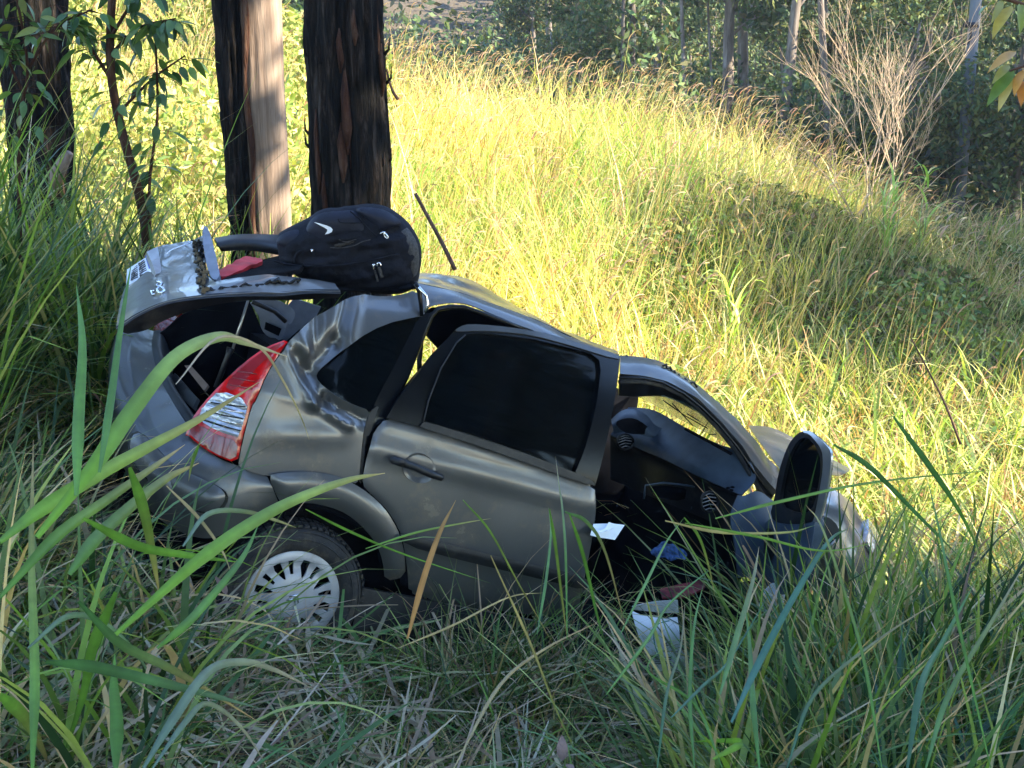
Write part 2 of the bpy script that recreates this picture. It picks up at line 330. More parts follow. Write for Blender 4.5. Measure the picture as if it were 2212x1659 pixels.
def field():
    parts = []
    def nz(x, y, f, s=0): return np.array([noise.noise(Vector((a*f, b*f, s))) for a, b in zip(x, y)])
    n = 58000; x, y = xy(n, 6.2, 21, 1.2, pw=.9); k = ~carmask(x, y, .1); x, y = x[k], y[k]; n = len(x)
    rr = ss(x/y, .04, .2); hf = (1-rr)*ss(y, 7, 12.5)+rr*ss(y, 11.5, 15)*(1-.5*ss(x, 4, 7)); clump = nz(x, y, .9, 3); fine = nz(x, y, 3.2, 8)
    k = fine > -.32; x, y, hf, clump, fine = x[k], y[k], hf[k], clump[k], fine[k]; n = len(x)
    L = (.45+.75*hf)*U(n, .5, 1.3)*(1+.6*clump)*(1+.5*fine)
    lo = ss(x/y, .16, .34)*ss(y, 9, 12)  # dims blade colour at the right: the field's shaded zone put into the tint
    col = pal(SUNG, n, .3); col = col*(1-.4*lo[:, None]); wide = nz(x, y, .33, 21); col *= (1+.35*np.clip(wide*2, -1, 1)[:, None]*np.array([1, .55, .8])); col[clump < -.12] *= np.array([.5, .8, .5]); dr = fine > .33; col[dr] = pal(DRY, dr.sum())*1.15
    az = 2.5*nz(x, y, .5, 1)*3+RNG.normal(size=n)*1.1
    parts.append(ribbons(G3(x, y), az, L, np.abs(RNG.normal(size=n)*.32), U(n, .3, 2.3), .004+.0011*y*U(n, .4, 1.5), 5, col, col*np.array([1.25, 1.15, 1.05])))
    # broad bent blades, some nearly lying, breaking the surface up
    n = 17000; x, y = xy(n, 6.2, 16, .9, pw=1.7); k = ~carmask(x, y, .1); x, y = x[k], y[k]; n = len(x); col = pal(SUNG+[(.16, .24, .05), (.2, .30, .06), (.10, .17, .04), (.40, .22, .12)], n, .35)
    parts.append(ribbons(G3(x, y)+np.array([0, 0, .12]), U(n, 0, 6.28), U(n, .35, .9), U(n, .2, 1.2), U(n, .1, 1.9), U(n, .014, .036), 6, col, col*1.15))
    n = 30000; x, y = xy(n, 5.8, 21, 1.2, pw=.8); k = ~carmask(x, y, .0); x, y = x[k], y[k]; n = len(x)
    c_ = pal(SUNG[:5]+DRY+MIDG+MIDG, n)
    parts.append(ribbons(G3(x, y), U(n, 0, 6.28), U(n, .2, .6), U(n, .3, 1.4), U(n, .2, 1.4), U(n, .008, .02), 3, c_))
    n = 3000; x, y = xy(n, 7.5, 20, .6); c_ = pal([(.55, .45, .2), (.5, .36, .2), (.42, .42, .14)], n)
    parts.append(ribbons(G3(x, y), U(n, -1.2, 1.2), (.8+.6*ss(y, 8, 14))*U(n, .7, 1.2)*(1-.4*ss(x, 3.5, 6)), U(n, .02, .6), U(n, 0, .8), U(n, .006, .012), 4, c_, prof=[1, 1, .8, .6, .4]))
    # small leafy weeds mixed in
    n = 16000; x, y = xy(n, 6.5, 20, 1.0, pw=.9); k = (nz(x, y, .8, 12) > .1) & ~carmask(x, y, .1); x, y = x[k], y[k]; n = len(x); p = G3(x, y); p[:, 2] += U(n, .15, .8)*(.5+.5*ss(y, 8, 13)); c_ = pal([(.2, .3, .06), (.3, .36, .08), (.12, .2, .05)], n)
    parts.append(ribbons(p, U(n, 0, 6.28), U(n, .05, .13), U(n, .6, 1.8), U(n, 0, .8), U(n, .025, .05), 3, c_, prof=[.4, 1, .9, .1]))
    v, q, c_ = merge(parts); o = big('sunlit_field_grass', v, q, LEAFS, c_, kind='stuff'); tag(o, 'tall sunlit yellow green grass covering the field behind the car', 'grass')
def seedheads():
    parts = []; n = 3600; x, y = xy(n, 8, 20.5, .5, pw=.6); k = RNG.random(n) > np.maximum(.5*ss(x, 3, 6), .9*ss(x/y, .06, .2)*(1-ss(y, 11.5, 14.5))); x, y = x[k], y[k]
    n = len(x); H = (1.0+.35*ss(y, 9, 14))*U(n, .75, 1.25)*(1-.4*ss(x, 3.5, 6.5)); H[RNG.random(n) < .05] *= 1.35
    az = U(n, -1.0, .7); b = G3(x, y); lean = U(n, .05, .35)
    c1 = pal([(.40, .40, .13), (.5, .42, .2)], n)
    parts.append(ribbons(b, az, H, lean, 0*lean+.1, 0*H+.007, 3, c1, prof=[1, 1, .8, .7]))
    # plume at the stalk's end, arching over
    tip = parts[-1][0].reshape(n, 4, 2, 3).mean(2)[:, 3]
    c2 = pal([(.62, .44, .30), (.55, .34, .24), (.70, .55, .36), (.45, .27, .2)], n)
    PL = U(n, .12, .26)
    for tw in (0., 1.5): parts.append(ribbons(tip, az, PL, lean+.2, U(n, 1.0, 1.6), U(n, .016, .026), 6, c2, prof=[.4, .9, 1, 1, .9, .7, .15], twist=np.full(n, tw), pw=1.0))
    v, q, c_ = merge(parts); o = big('grass_seed_heads', v, q, LEAFS, c_, kind='stuff'); tag(o, 'arching pinkish seed heads above the sunlit field grass', 'seed heads')
def litter():
    parts = []; n = 34000
    x = U(n, -3.4, 3.6); y = U(n, 2.2, 6.6); k = ~carmask(x, y, -.15); x, y = x[k], y[k]; n = len(x); b = G3(x, y); b[:, 2] += U(n, .0, .08)
    c_ = pal(DRY+DRY+[(.26, .25, .15)]+SHADEG+MIDG+SHADEG[:2], n, .35)*.9
    parts.append(ribbons(b, U(n, 0, 6.28), U(n, .08, .35), U(n, 1.1, 1.62), U(n, -.2, .4), U(n, .004, .012), 3, c_))
    n = 4800; x = U(n, -2.6, 2.8); y = U(n, 2.2, 5.2); k = ~carmask(x, y, -.1); x, y = x[k], y[k]; n = len(x); b = G3(x, y); b[:, 2] += U(n, .05, .15)
    c_ = pal([(.5, .4, .28), (.42, .33, .22), (.55, .48, .36), (.3, .2, .13), (.30, .32, .16), (.1, .2, .06)], n, .25)
    parts.append(ribbons(b, U(n, 0, 6.28), U(n, .15, .6), U(n, 1.15, 1.55), U(n, -.3, .4), U(n, .007, .024), 4, c_, prof=[.6, 1, 1, .9, .3]))
    v, q, c_ = merge(parts); o = big('cut_grass_litter', v, q, LEAF, c_, kind='stuff'); tag(o, 'flattened mix of dry straw and green cut grass on the ground', 'grass litter')
def bagview(x, y, m): return 1-m*(1-ss(np.abs(x/y-.122), .032, .05))*ss(y, 3.0, 3.4)     # trodden short where the paper bag lies
def shadegrass():
    parts = []
    def patch(n, x0, x1, y0, y1, L0, L1, w0, w1, cols, lean=(.05, .7), droop=(.2, 1.6), jit=.25, K=6):
        x = U(n, x0, x1); y = U(n, y0, y1); k = ~carmask(x, y, .03) & ~(carmask(x, y, .5) & (x < .3) & (y > 4.6)); x, y = x[k], y[k]; m = len(x)
        # blades rise in tufts
        tx = np.round(x/.22)*.22+.08*np.sin(y*9); ty = np.round(y/.22)*.22+.08*np.cos(x*9)
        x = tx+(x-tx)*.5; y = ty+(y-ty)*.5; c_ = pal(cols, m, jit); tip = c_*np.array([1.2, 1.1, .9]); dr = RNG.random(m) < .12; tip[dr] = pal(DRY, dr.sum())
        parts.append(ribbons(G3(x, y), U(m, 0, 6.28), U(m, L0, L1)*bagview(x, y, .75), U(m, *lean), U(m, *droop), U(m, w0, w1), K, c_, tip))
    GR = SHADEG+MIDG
    # left: rank growth round the trunks and behind the boot
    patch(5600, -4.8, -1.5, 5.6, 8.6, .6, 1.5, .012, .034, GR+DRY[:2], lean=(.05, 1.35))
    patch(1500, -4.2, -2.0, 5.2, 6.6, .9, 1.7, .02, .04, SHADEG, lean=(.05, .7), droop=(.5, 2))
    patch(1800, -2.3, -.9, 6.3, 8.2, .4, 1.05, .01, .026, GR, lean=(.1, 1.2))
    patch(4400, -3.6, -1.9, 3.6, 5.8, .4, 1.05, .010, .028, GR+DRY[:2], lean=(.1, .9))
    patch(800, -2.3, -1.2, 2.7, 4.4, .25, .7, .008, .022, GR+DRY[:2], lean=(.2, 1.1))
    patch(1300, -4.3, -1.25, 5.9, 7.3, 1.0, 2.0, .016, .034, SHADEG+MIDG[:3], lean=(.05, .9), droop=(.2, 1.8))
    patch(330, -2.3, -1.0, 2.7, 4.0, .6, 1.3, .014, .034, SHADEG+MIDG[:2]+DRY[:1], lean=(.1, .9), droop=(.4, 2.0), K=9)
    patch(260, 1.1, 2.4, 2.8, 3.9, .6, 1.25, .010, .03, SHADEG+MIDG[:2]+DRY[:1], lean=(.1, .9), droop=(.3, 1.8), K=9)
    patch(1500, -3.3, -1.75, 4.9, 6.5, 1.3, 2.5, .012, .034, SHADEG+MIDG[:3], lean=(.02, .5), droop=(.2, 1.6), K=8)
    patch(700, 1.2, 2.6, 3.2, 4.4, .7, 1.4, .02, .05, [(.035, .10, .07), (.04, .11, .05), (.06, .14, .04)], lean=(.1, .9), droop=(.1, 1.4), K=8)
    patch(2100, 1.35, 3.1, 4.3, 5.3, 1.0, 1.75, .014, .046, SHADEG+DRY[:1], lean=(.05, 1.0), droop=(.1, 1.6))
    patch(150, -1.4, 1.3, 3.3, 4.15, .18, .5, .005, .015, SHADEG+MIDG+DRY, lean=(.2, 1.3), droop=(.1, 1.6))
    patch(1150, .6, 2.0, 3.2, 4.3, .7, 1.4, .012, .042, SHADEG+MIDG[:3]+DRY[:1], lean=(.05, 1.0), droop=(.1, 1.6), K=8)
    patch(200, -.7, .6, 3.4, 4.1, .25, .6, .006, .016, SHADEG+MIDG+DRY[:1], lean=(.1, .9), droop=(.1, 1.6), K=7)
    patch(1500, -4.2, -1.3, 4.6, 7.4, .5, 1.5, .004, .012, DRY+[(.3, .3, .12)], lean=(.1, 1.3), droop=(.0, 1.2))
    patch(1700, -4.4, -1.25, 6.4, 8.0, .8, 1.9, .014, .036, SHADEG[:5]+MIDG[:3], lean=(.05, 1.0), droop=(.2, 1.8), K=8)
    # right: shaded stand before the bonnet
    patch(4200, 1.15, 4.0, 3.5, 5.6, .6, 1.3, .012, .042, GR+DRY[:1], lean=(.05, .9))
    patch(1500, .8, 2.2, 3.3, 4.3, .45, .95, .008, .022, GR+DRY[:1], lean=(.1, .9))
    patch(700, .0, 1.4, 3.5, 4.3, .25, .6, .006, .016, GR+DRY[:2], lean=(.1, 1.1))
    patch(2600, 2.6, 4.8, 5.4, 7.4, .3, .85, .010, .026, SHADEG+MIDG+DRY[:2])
    # along the car's flank and before the camera
    m = 3600; s_ = U(m, -.9, 3.3); d_ = U(m, -.55, -.05); x = HUB[0]+s_*math.cos(yaw)-d_*math.sin(yaw); y = HUB[1]+s_*math.sin(yaw)+d_*math.cos(yaw)
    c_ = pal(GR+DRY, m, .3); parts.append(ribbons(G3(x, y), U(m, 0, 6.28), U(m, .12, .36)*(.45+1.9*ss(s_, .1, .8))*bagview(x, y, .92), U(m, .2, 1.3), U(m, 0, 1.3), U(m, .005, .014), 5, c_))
    patch(1100, -1.6, 2.6, 2.5, 3.7, .12, .4, .006, .016, GR+DRY, lean=(.3, 1.4))
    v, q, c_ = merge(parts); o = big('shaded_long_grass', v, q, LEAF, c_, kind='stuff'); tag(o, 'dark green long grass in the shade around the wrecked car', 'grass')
field(); seedheads(); litter(); shadegrass()
# ------------------------------------------------------------------ the wrecked car
def ZC(*p): return [(1206.9+.3472*x, 1042.3+.3472*y) for x, y in p]
def D(pts, d): return [(u, v, d) for u, v in pts]
CARO = tuple(car(1.1, .8, -.315))
CR = empty('wrecked_car', CARO, 'crumpled grey beige hatchback lying nose down in the long grass, tailgate burst open', 'car')
_seg = []
def dent(p, q, w, amp): _seg.append((st(*p), st(*q), w, amp))
for p, q, w, a_ in [((1600, 1050), (1735, 700), .035, .035), ((1680, 1060), (1790, 720), .05, -.02), ((1430, 1230), (1590, 1060), .07, .07), ((1240, 1080), (1420, 1420), .035, -.035),
                    ((1420, 1420), (1650, 1570), .03, -.035), ((1330, 1130), (1500, 1420), .05, .05), ((1500, 1420), (1760, 1540), .035, .04), ((1330, 960), (1400, 1120), .05, -.03), ((1480, 870), (1450, 1150), .035, .03),
                    ((1100, 1640), (1600, 1640), .07, -.012), ((1850, 740), (2120, 760), .05, .02)]:
    dent(Z1(p)[0], Z1(q)[0], w*.7, a_*.62)
def dents(v):
    out = np.zeros(len(v))
    for p, q, w, a_ in _seg:
        ab = q-p; t = np.clip(((v-p)@ab)/(ab@ab), 0, 1); d = np.linalg.norm(v-(p+t[:, None]*ab), axis=1); out += a_*np.exp(-(d/w)**2)
    out += np.array([.003*noise.noise(Vector((x*5, y*5, 0))) for x, y in v])
    return out
def small(v): return np.array([.004*noise.noise(Vector((x*3, y*3, 5))) for x, y in v])
P_ = M['paint']
qp = Z1((1268, 992), (1330, 930), (1450, 838), (1600, 752), (1730, 690), (1860, 712), (2000, 705), (2110, 665), (2165, 760), (2166, 840), (2100, 847), (1900, 892), (1700, 1002), (1560, 1130), (1470, 1212), (1450, 1262), (1490, 1318), (1600, 1395), (1700, 1442), (1800, 1474), (1790, 1580))
qp += Z4((1760, 130), (1738, 330), (1725, 500), (1690, 520), (1600, 476), (1480, 452), (1350, 446), (1200, 456), (1115, 470), (1000, 440), (918, 402), (918, 380), (942, 250), (1005, 0)) + Z1((1040, 1405), (1105, 1240), (1200, 1090))
panel('quarter_panel', qp, P_, CR, 0, extra=dents, res=.016, thick=.004, sm=1)
# tail light
tl = Z1((1268, 990), (1100, 1050), (960, 1150), (800, 1300), (680, 1430), (600, 1540), (560, 1650)) + Z4((570, 185), (640, 250), (750, 325), (912, 388), (938, 250), (1003, 0)) + Z1((1036, 1405), (1100, 1242), (1195, 1092))
def tf(s, t): return dside(s, t)+.35*max(0, -.36-s)**1.5
TL = panel('tail_light', tl, M['red'], CR, -.008, fun=tf, thick=.03, res=.02, edge=.01)
panel('upper_lens', Z1((1262, 998), (1100, 1062), (960, 1164), (815, 1308), (885, 1350), (1010, 1215), (1120, 1110)), M['pink'], TL, -.014, fun=tf, thick=.004, res=.02)
panel('lower_lens', Z1((600, 1580), (575, 1652)) + Z4((590, 185), (650, 240), (750, 312), (900, 370), (915, 232), (780, 195), (650, 120)), M['darkred'], TL, -.014, fun=tf, thick=.004, res=.02)
CLN = panel('clear_lens', Z1((790, 1335), (985, 1408), (950, 1560), (915, 1650)) + Z4((905, 205), (780, 168), (655, 92)) + Z1((650, 1505), (700, 1425)), M['lens'], TL, -.018, fun=tf, thick=.006, res=.012,
            extra=lambda v: .004*np.sin(v[:, 1]*260))
for k in range(5):
    y = k/4; a_, b_ = Z1((730-60*y, 1420+115*y))[0], Z1((965-35*y, 1450+160*y))[0]
    mk('reflector_rib', *tube_geo([hit(*a_, .0)+N*.0, hit((a_[0]+b_[0])/2, (a_[1]+b_[1])/2+1, -.02), hit(*b_, -.026)], .003, 5), M['chrome' if k % 2 else 'gloss'], TL)
for k in range(3):
    mk('reflector_rib', *tube_geo([hit(*q_, -.02) for q_ in Z1((850+30*k, 1300-45*k), (1010+15*k, 1330-50*k))], .0025, 5), M['darkred'], TL)
# bumper
B = [[(332, 716, 1.45), (292, 708, 1.45), (252, 722, 1.4), (246, 790, 1.38)], [(329, 755, 1.1), (283, 765, 1.1), (239, 778, 1.1), (238, 868, 1.1)], [(346, 818, .75), (300, 838, .72), (244, 858, .72), (250, 960, .72)],
     [(379, 878, .4), (335, 908, .38), (278, 945, .37), (290, 1050, .36)], [(413, 928, .17), (378, 962, .14), (325, 1010, .12), (345, 1120, .12)], [(462, 983, .06), (442, 1020, .035), (410, 1085, .03), (425, 1160, .04)],
     [(518, 1008, .015), (512, 1042, -.005), (500, 1100, -.01), (490, 1150, .01)], [(577, 1030, .0), (588, 1052, -.015), (598, 1076, -.01), (602, 1086, .0)]]
loft('rear_bumper', B, P_, CR, 8, 8, .006)
def bf(s, t): return .9*max(0, -.28-s)**1.9
INS = Z4((270, 175), (400, 315), (470, 385), (590, 450), (700, 500), (770, 535), (820, 570), (838, 615), (805, 680), (745, 712), (680, 715), (560, 665), (430, 590), (330, 510), (240, 420), (190, 300), (200, 200))
INS_c = np.mean(INS, 0)
panel('bumper_insert', INS, P_, CR, -.062, fun=bf, edge=.02, res=.02, thick=.02)
panel('insert_seam', [(INS_c[0]+(u-INS_c[0])*1.05, INS_c[1]+(v-INS_c[1])*1.05) for u, v in INS], M['gloss'], CR, -.043, fun=lambda s, t: bf(s, t), res=.05, thick=.006)
# scuff inner lip of the bumper
loft('boot_sill', [[(332, 716, 1.45), (329, 755, 1.1), (346, 818, .75), (379, 878, .4), (413, 928, .17)], [(352, 722, 1.4), (350, 760, 1.05), (368, 822, .7), (398, 872, .4), (428, 915, .2)], [(372, 790, 1.3), (372, 830, 1.0), (390, 870, .65), (415, 900, .4), (440, 935, .25)]], M['black'], CR, 6, 6, .01)
# wheel arch flare
fl = Z4((1118, 468), (1200, 452), (1350, 440), (1480, 450), (1600, 478), (1700, 525), (1800, 590), (1900, 680), (1960, 770), (2010, 870), (2040, 1000), (2045, 1150), (1905, 1180), (1893, 1050), (1852, 930), (1780, 840), (1700, 762), (1600, 700), (1450, 658), (1350, 652), (1215, 655), (1190, 630))
panel('wheel_arch_flare', fl, P_, CR, -.035, edge=.02, res=.016, thick=.02)
panel('wheel_arch_liner', [(440, 1200), (500, 1130), (600, 1080), (700, 1070), (800, 1110), (860, 1200), (870, 1340), (830, 1360), (440, 1330)], M['dark'], CR, .17, fun=lambda s, t: 0, res=.1)
mk('wheel_arch_rim', *tube_geo([hit(u, v, .03) for u, v in Z4((740, 965), (900, 812), (1050, 722), (1200, 668), (1350, 656), (1500, 672), (1650, 735), (1780, 845), (1860, 950), (1893, 1080))], .016, 8), M['dark'], CR)
# rear door
rd = Z2((245, 1102), (380, 1130), (520, 1172), (900, 1292), (1300, 1432), (1640, 1557), (1895, 1642)) + [(1287, 1080), (1286, 1130), (1276, 1190), (1262, 1260), (1248, 1335), (1100, 1325), (885, 1292)] + Z4((2048, 1050), (2015, 870), (1965, 770), (1905, 680), (1802, 585), (1748, 525), (1762, 420), (1800, 250), (1835, 160))
RD = panel('rear_door', rd, P_, CR, -.03, extra=lambda v: small(v)-.01*np.exp(-((v[:, 1]-.72)/.05)**2), res=.02, thick=.03, edge=.008)
wf_o = Z2((245, 1098), (330, 960), (450, 800), (610, 590), (785, 408), (830, 372), (900, 354), (1100, 366), (1300, 392), (1500, 424), (1800, 512), (2096, 604), (2075, 800), (2035, 1050), (1960, 1400), (1895, 1638), (1640, 1553), (1300, 1428), (900, 1288), (520, 1168))
wf_i = Z2((548, 1122), (575, 960), (675, 700), (795, 500), (880, 434), (1000, 424), (1400, 472), (1700, 542), (1860, 584), (1930, 640), (1942, 720), (1905, 1000), (1820, 1330), (1740, 1530), (1300, 1360), (900, 1225))
WF = panel('window_frame', wf_o, M['gloss'], RD, -.036, res=.03, thick=.02, sm=0, holes=[wf_i])
wcx = sum(q[0] for q in wf_i)/len(wf_i); wcy = sum(q[1] for q in wf_i)/len(wf_i)
panel('window_glass', [(wcx+(u-wcx)*1.035, wcy+(v-wcy)*1.05) for u, v in wf_i], M['glass'], RD, -.012, res=.06, thick=.004, sm=0)
panel('top_rail', Z2((780, 412), (828, 372), (900, 352), (1100, 364), (1300, 390), (1500, 422), (1800, 510), (2098, 600), (2086, 640), (1700, 520), (1400, 440), (1150, 412), (950, 405), (880, 410)), M['frame'], RD, -.045, res=.03, thick=.012)
panel('waist_seal', Z2((520, 1150), (560, 1125), (900, 1235), (1300, 1370), (1740, 1530), (1895, 1600), (1895, 1640), (1640, 1558), (1300, 1432), (900, 1292), (515, 1172)), M['black'], RD, -.052, res=.025, thick=.015, sm=1)
mk('glass_channel', *tube_geo([hit(u, v, .0+dside(*st(u, v))-.045) for u, v in Z2((535, 1150), (550, 1080), (578, 960), (678, 700), (800, 500), (870, 440))], .0035, 6), M['black'], RD)
# handle: bar over a round scoop
panel('handle_scoop', Z2((395, 1430), (440, 1385), (500, 1372), (570, 1395), (620, 1445), (640, 1510), (600, 1590), (540, 1620), (450, 1605), (385, 1550), (375, 1480)), P_, RD, -.043, res=.02, thick=.004, extra=lambda v: .03*np.exp(-(np.sum((v-v.mean(0))**2, 1)/.0018)))
hb = [hit(u, v, -.085+.0*k) for k, (u, v) in enumerate(Z2((290, 1425), (380, 1455), (480, 1490), (590, 1540), (680, 1570)))]
mk('door_handle', *tube_geo([hb[0]+(hb[0]-hb[1])*.2]+hb+[hb[-1]+(hb[-1]-hb[-2])*.2], [.006, .017, .0175, .0165, .0165, .016, .006], 12), M['black'], RD)
mk('handle_cap', *tube_geo([hb[0]*.95+hb[1]*.05+N*.002, hb[1]+N*.002], [.0178, .0188], 12), M['black'], RD)
panel('side_moulding', [(866, 1150), (1000, 1184), (1180, 1226), (1275, 1248), (1270, 1278), (1180, 1254), (1000, 1212), (872, 1178)], M['black'], RD, -.055, res=.02, thick=.02, edge=.006)
# black seal between quarter panel and door, pillar, quarter window
panel('quarter_window', Z1((2175, 835), (2100, 835), (1895, 880), (1685, 990), (1545, 1120), (1455, 1205), (1440, 1275), (1590, 1405), (1800, 1490), (1830, 1440), (1965, 1150), (2105, 925)), M['glass'], CR, .03, res=.05, thick=.004, extra=lambda v: np.maximum(0, dents(v))*.9)
panel('pillar_seal', Z2((500, 300), (420, 460), (320, 660), (200, 880), (130, 1030), (112, 1200), (60, 1330), (35, 1450), (15, 1600), (60, 1640), (95, 1500), (160, 1290), (250, 1100), (330, 930), (420, 760), (530, 470), (605, 262), (560, 270)), M['gloss'], CR, .02, res=.03, thick=.02)
panel('pillar_seal', Z1((1800, 1478), (1862, 1435), (1840, 1500), (1800, 1640)) + Z4((1770, 200), (1745, 520), (1722, 500), (1745, 300), (1765, 130)), M['black'], CR, .005, res=.03)
panel('quarter_backing', Z2((100, 1200), (560, 640), (640, 600), (560, 1180), (260, 1110), (170, 1290), (90, 1500), (50, 1630), (10, 1590)), M['dark'], CR, .09, res=.08)
mk('torn_strap', *tube_geo([hit(u, v, .16) for u, v in Z2((470, 30), (505, 90), (515, 180), (525, 290))], [.012, .012, .010, .008], 8), M['gloss'], CR)
mk('torn_strap', *tube_geo([hit(u, v, .15) for u, v in Z2((500, 60), (560, 130), (575, 200), (550, 265))], .007, 8), M['chrome'], CR)
mk('seat_belt', *tube_geo([hit(u, v, .3) for u, v in Z2((515, 300), (520, 500), (505, 650), (515, 850))], .012, 6), M['black'], CR)
slab('headliner_shade_sheet', [hit(u, v, .75) for u, v in Z2((500, 300), (600, 225), (850, 205), (1100, 300), (1450, 450), (1450, 560), (800, 560), (650, 545), (560, 445))], M['dark'], CR, .02)  # upright dark sheet under the roof, put in for the cabin's shade
# roof
def crump(a, f=6): return lambda p: N*0+W*a*noise.noise(Vector(p*f))
rail0 = Z2((560, 262), (615, 208), (850, 192), (1100, 285), (1400, 405), (1750, 535), (2090, 650)); rail1 = Z2((520, 130), (640, 130), (830, 145), (1130, 250), (1430, 370), (1720, 500), (2090, 622)); rail2 = Z2((480, 30), (620, 60), (820, 108), (1150, 222), (1450, 335), (1700, 460), (2085, 600))
loft('roof_rail', [D(rail0, .20), D(rail1, .225), D(rail2, .30)], P_, CR, 6, 5, .006)
loft('roof', [D(rail2, .31), D(Z2((440, -10), (640, 0), (880, 70), (1150, 180), (1420, 310), (1680, 440), (2080, 585)), .6), D(Z2((420, -50), (690, -40), (955, 28), (1150, 140), (1400, 280), (1640, 408), (2075, 570)), .95), D(Z2((420, 0), (690, 10), (955, 80), (1150, 190), (1400, 320), (1640, 440), (2070, 590)), 1.4)], P_, CR, 8, 6, .005, disp=crump(.012))
mk('roof_gutter', *tube_geo([hit(u, v, .30) for u, v in Z2((490, 38), (620, 62), (820, 110), (1150, 224), (1450, 338), (1700, 462))], .006, 6), M['gloss'], CR)
mk('door_seal', *tube_geo([hit(u, v, .19) for u, v in Z2((250, 1080), (400, 780), (520, 480), (600, 290), (650, 235), (750, 218), (860, 222), (1000, 270), (1200, 345), (1400, 420))], .012, 8), M['gloss'], CR)
# front roof corner, A-pillar
o1 = Z3((410, 172), (600, 192), (720, 236), (880, 332), (1000, 432), (1150, 562), (1300, 722), (1400, 862), (1488, 952)); o15 = Z3((410, 230), (590, 240), (720, 275), (870, 365), (985, 460), (1120, 590), (1260, 750), (1370, 900), (1475, 1010)); o2 = Z3((408, 300), (570, 305), (700, 335), (850, 412), (960, 495), (1080, 610), (1210, 760), (1330, 930), (1455, 1080))
loft('windscreen_pillar', [D(o1, .34), D(o15, .2), D(o2, .14)], P_, CR, 6, 4, .006, disp=crump(.008, 9))
i1 = Z3((405, 345), (560, 345), (690, 370), (835, 440), (945, 530), (1060, 650), (1180, 800), (1290, 980), (1400, 1150)); i2 = Z3((400, 432), (520, 440), (700, 440), (850, 500), (1000, 592), (1120, 692), (1210, 792), (1285, 905), (1335, 1110))
loft('pillar_trim', [D(o2, .145), D(i1, .17), D(i2, .26)], M['black'], CR, 6, 4, .01)
mk('door_seal', *tube_geo([hit(u, v, .15) for u, v in i1], .012, 8), M['rubber'], CR)
mk('door_seal', *tube_geo([hit(u, v, .13) for u, v in Z3((406, 318), (565, 322), (695, 350), (842, 428), (952, 515), (1070, 632), (1195, 782), (1310, 955), (1425, 1110))], .007, 8), M['gloss'], CR)
for k, (pp) in enumerate([((430, 175), (520, 200), (610, 215), (690, 245)), ((420, 260), (600, 262), (700, 290), (860, 345)), ((700, 230), (760, 270), (820, 320), (930, 372))]):
    mk('torn_roof_edge', *tube_geo([hit(u, v, .33-.05*k)+W*.008*((i % 2)*2-1) for i, (u, v) in enumerate(catmull(Z3(*pp), 4))], [.004+.004*random.random() for _ in range(13)], 6), M['gloss'] if k != 1 else M['paint'], CR)
# windscreen
loft('windscreen', [[(*Z3(q)[0], d) for q, d in (((1245, 850), .2), ((1135, 700), .2), ((1000, 590), .2), ((850, 495), .22), ((640, 420), .25))], [(*Z3(q)[0], d) for q, d in (((1215, 802), .25), ((1000, 692), .62), ((800, 590), .95), ((650, 505), 1.2), ((500, 430), 1.4))]], M['clear'], CR, 6, 6, .004)
for a_, b_ in [((860, 560), (1180, 740)), ((700, 470), (1000, 660)), ((1010, 600), (960, 690)), ((1090, 680), (1010, 700)), ((760, 490), (900, 640))]:
    (u1, v1), (u2, v2) = Z3(a_, b_); mk('glass_crack', *tube_geo([hit(u1, v1, .5), hit((u1+u2)/2+random.uniform(-6, 6), (v1+v2)/2+3, .48), hit(u2, v2, .4)], .003, 4), M['gloss'], CR)
# dashboard
dl = lambda *L: [(*Z3((x, y))[0], d) for x, y, d in L]
DB = loft('dashboard', [dl((470, 520, 1.35), (640, 540, 1.1), (850, 655, .72), (1050, 755, .42), (1225, 808, .17)), dl((430, 590, 1.28), (600, 650, 1.02), (800, 745, .68), (1020, 850, .38), (1290, 900, .14)), dl((380, 660, 1.2), (570, 740, .96), (760, 820, .66), (990, 930, .36), (1316, 1000, .12)),
     dl((350, 700, 1.2), (560, 800, .97), (720, 870, .68), (960, 985, .38), (1225, 1108, .12))], M['trim'], CR, 8, 6, .01)
loft('shaded_lower_dashboard', [dl((350, 700, 1.2), (560, 800, .97), (720, 870, .68), (960, 985, .38), (1225, 1108, .12)), dl((350, 760, 1.25), (560, 860, 1.02), (740, 930, .73), (970, 1040, .43), (1190, 1140, .16)), dl((350, 1000, 1.25), (540, 1080, 1.02), (700, 1150, .73), (950, 1250, .43), (1150, 1350, .16))], M['black'], DB, 8, 6, .01)  # dashboard below its lit top: shade put into the black colour
loft('binnacle', [dl((355, 600, 1.15), (420, 545, 1.12), (500, 532, 1.08), (590, 575, 1.0), (650, 640, .93), (780, 690, .82)), dl((360, 640, 1.08), (430, 600, 1.04), (510, 590, 1.0), (570, 625, .95), (640, 700, .9), (760, 705, .82)), dl((370, 690, 1.1), (440, 680, 1.05), (500, 680, 1.0), (550, 700, .95), (600, 715, .92), (650, 712, .9))], M['trim'], DB, 5, 5, .008)
panel('instrument_cluster', Z3((375, 620), (440, 590), (510, 590), (580, 630), (640, 695), (520, 700), (430, 685)), M['dark'], DB, .93, fun=lambda s, t: 0, res=.06)
mk('defrost_slot', *tube_geo([hit(u, v, d) for (u, v), d in zip(Z3((850, 662), (950, 716), (1050, 770), (1155, 828)), (.66, .51, .36, .22))], .009, 8), M['dark'], DB)
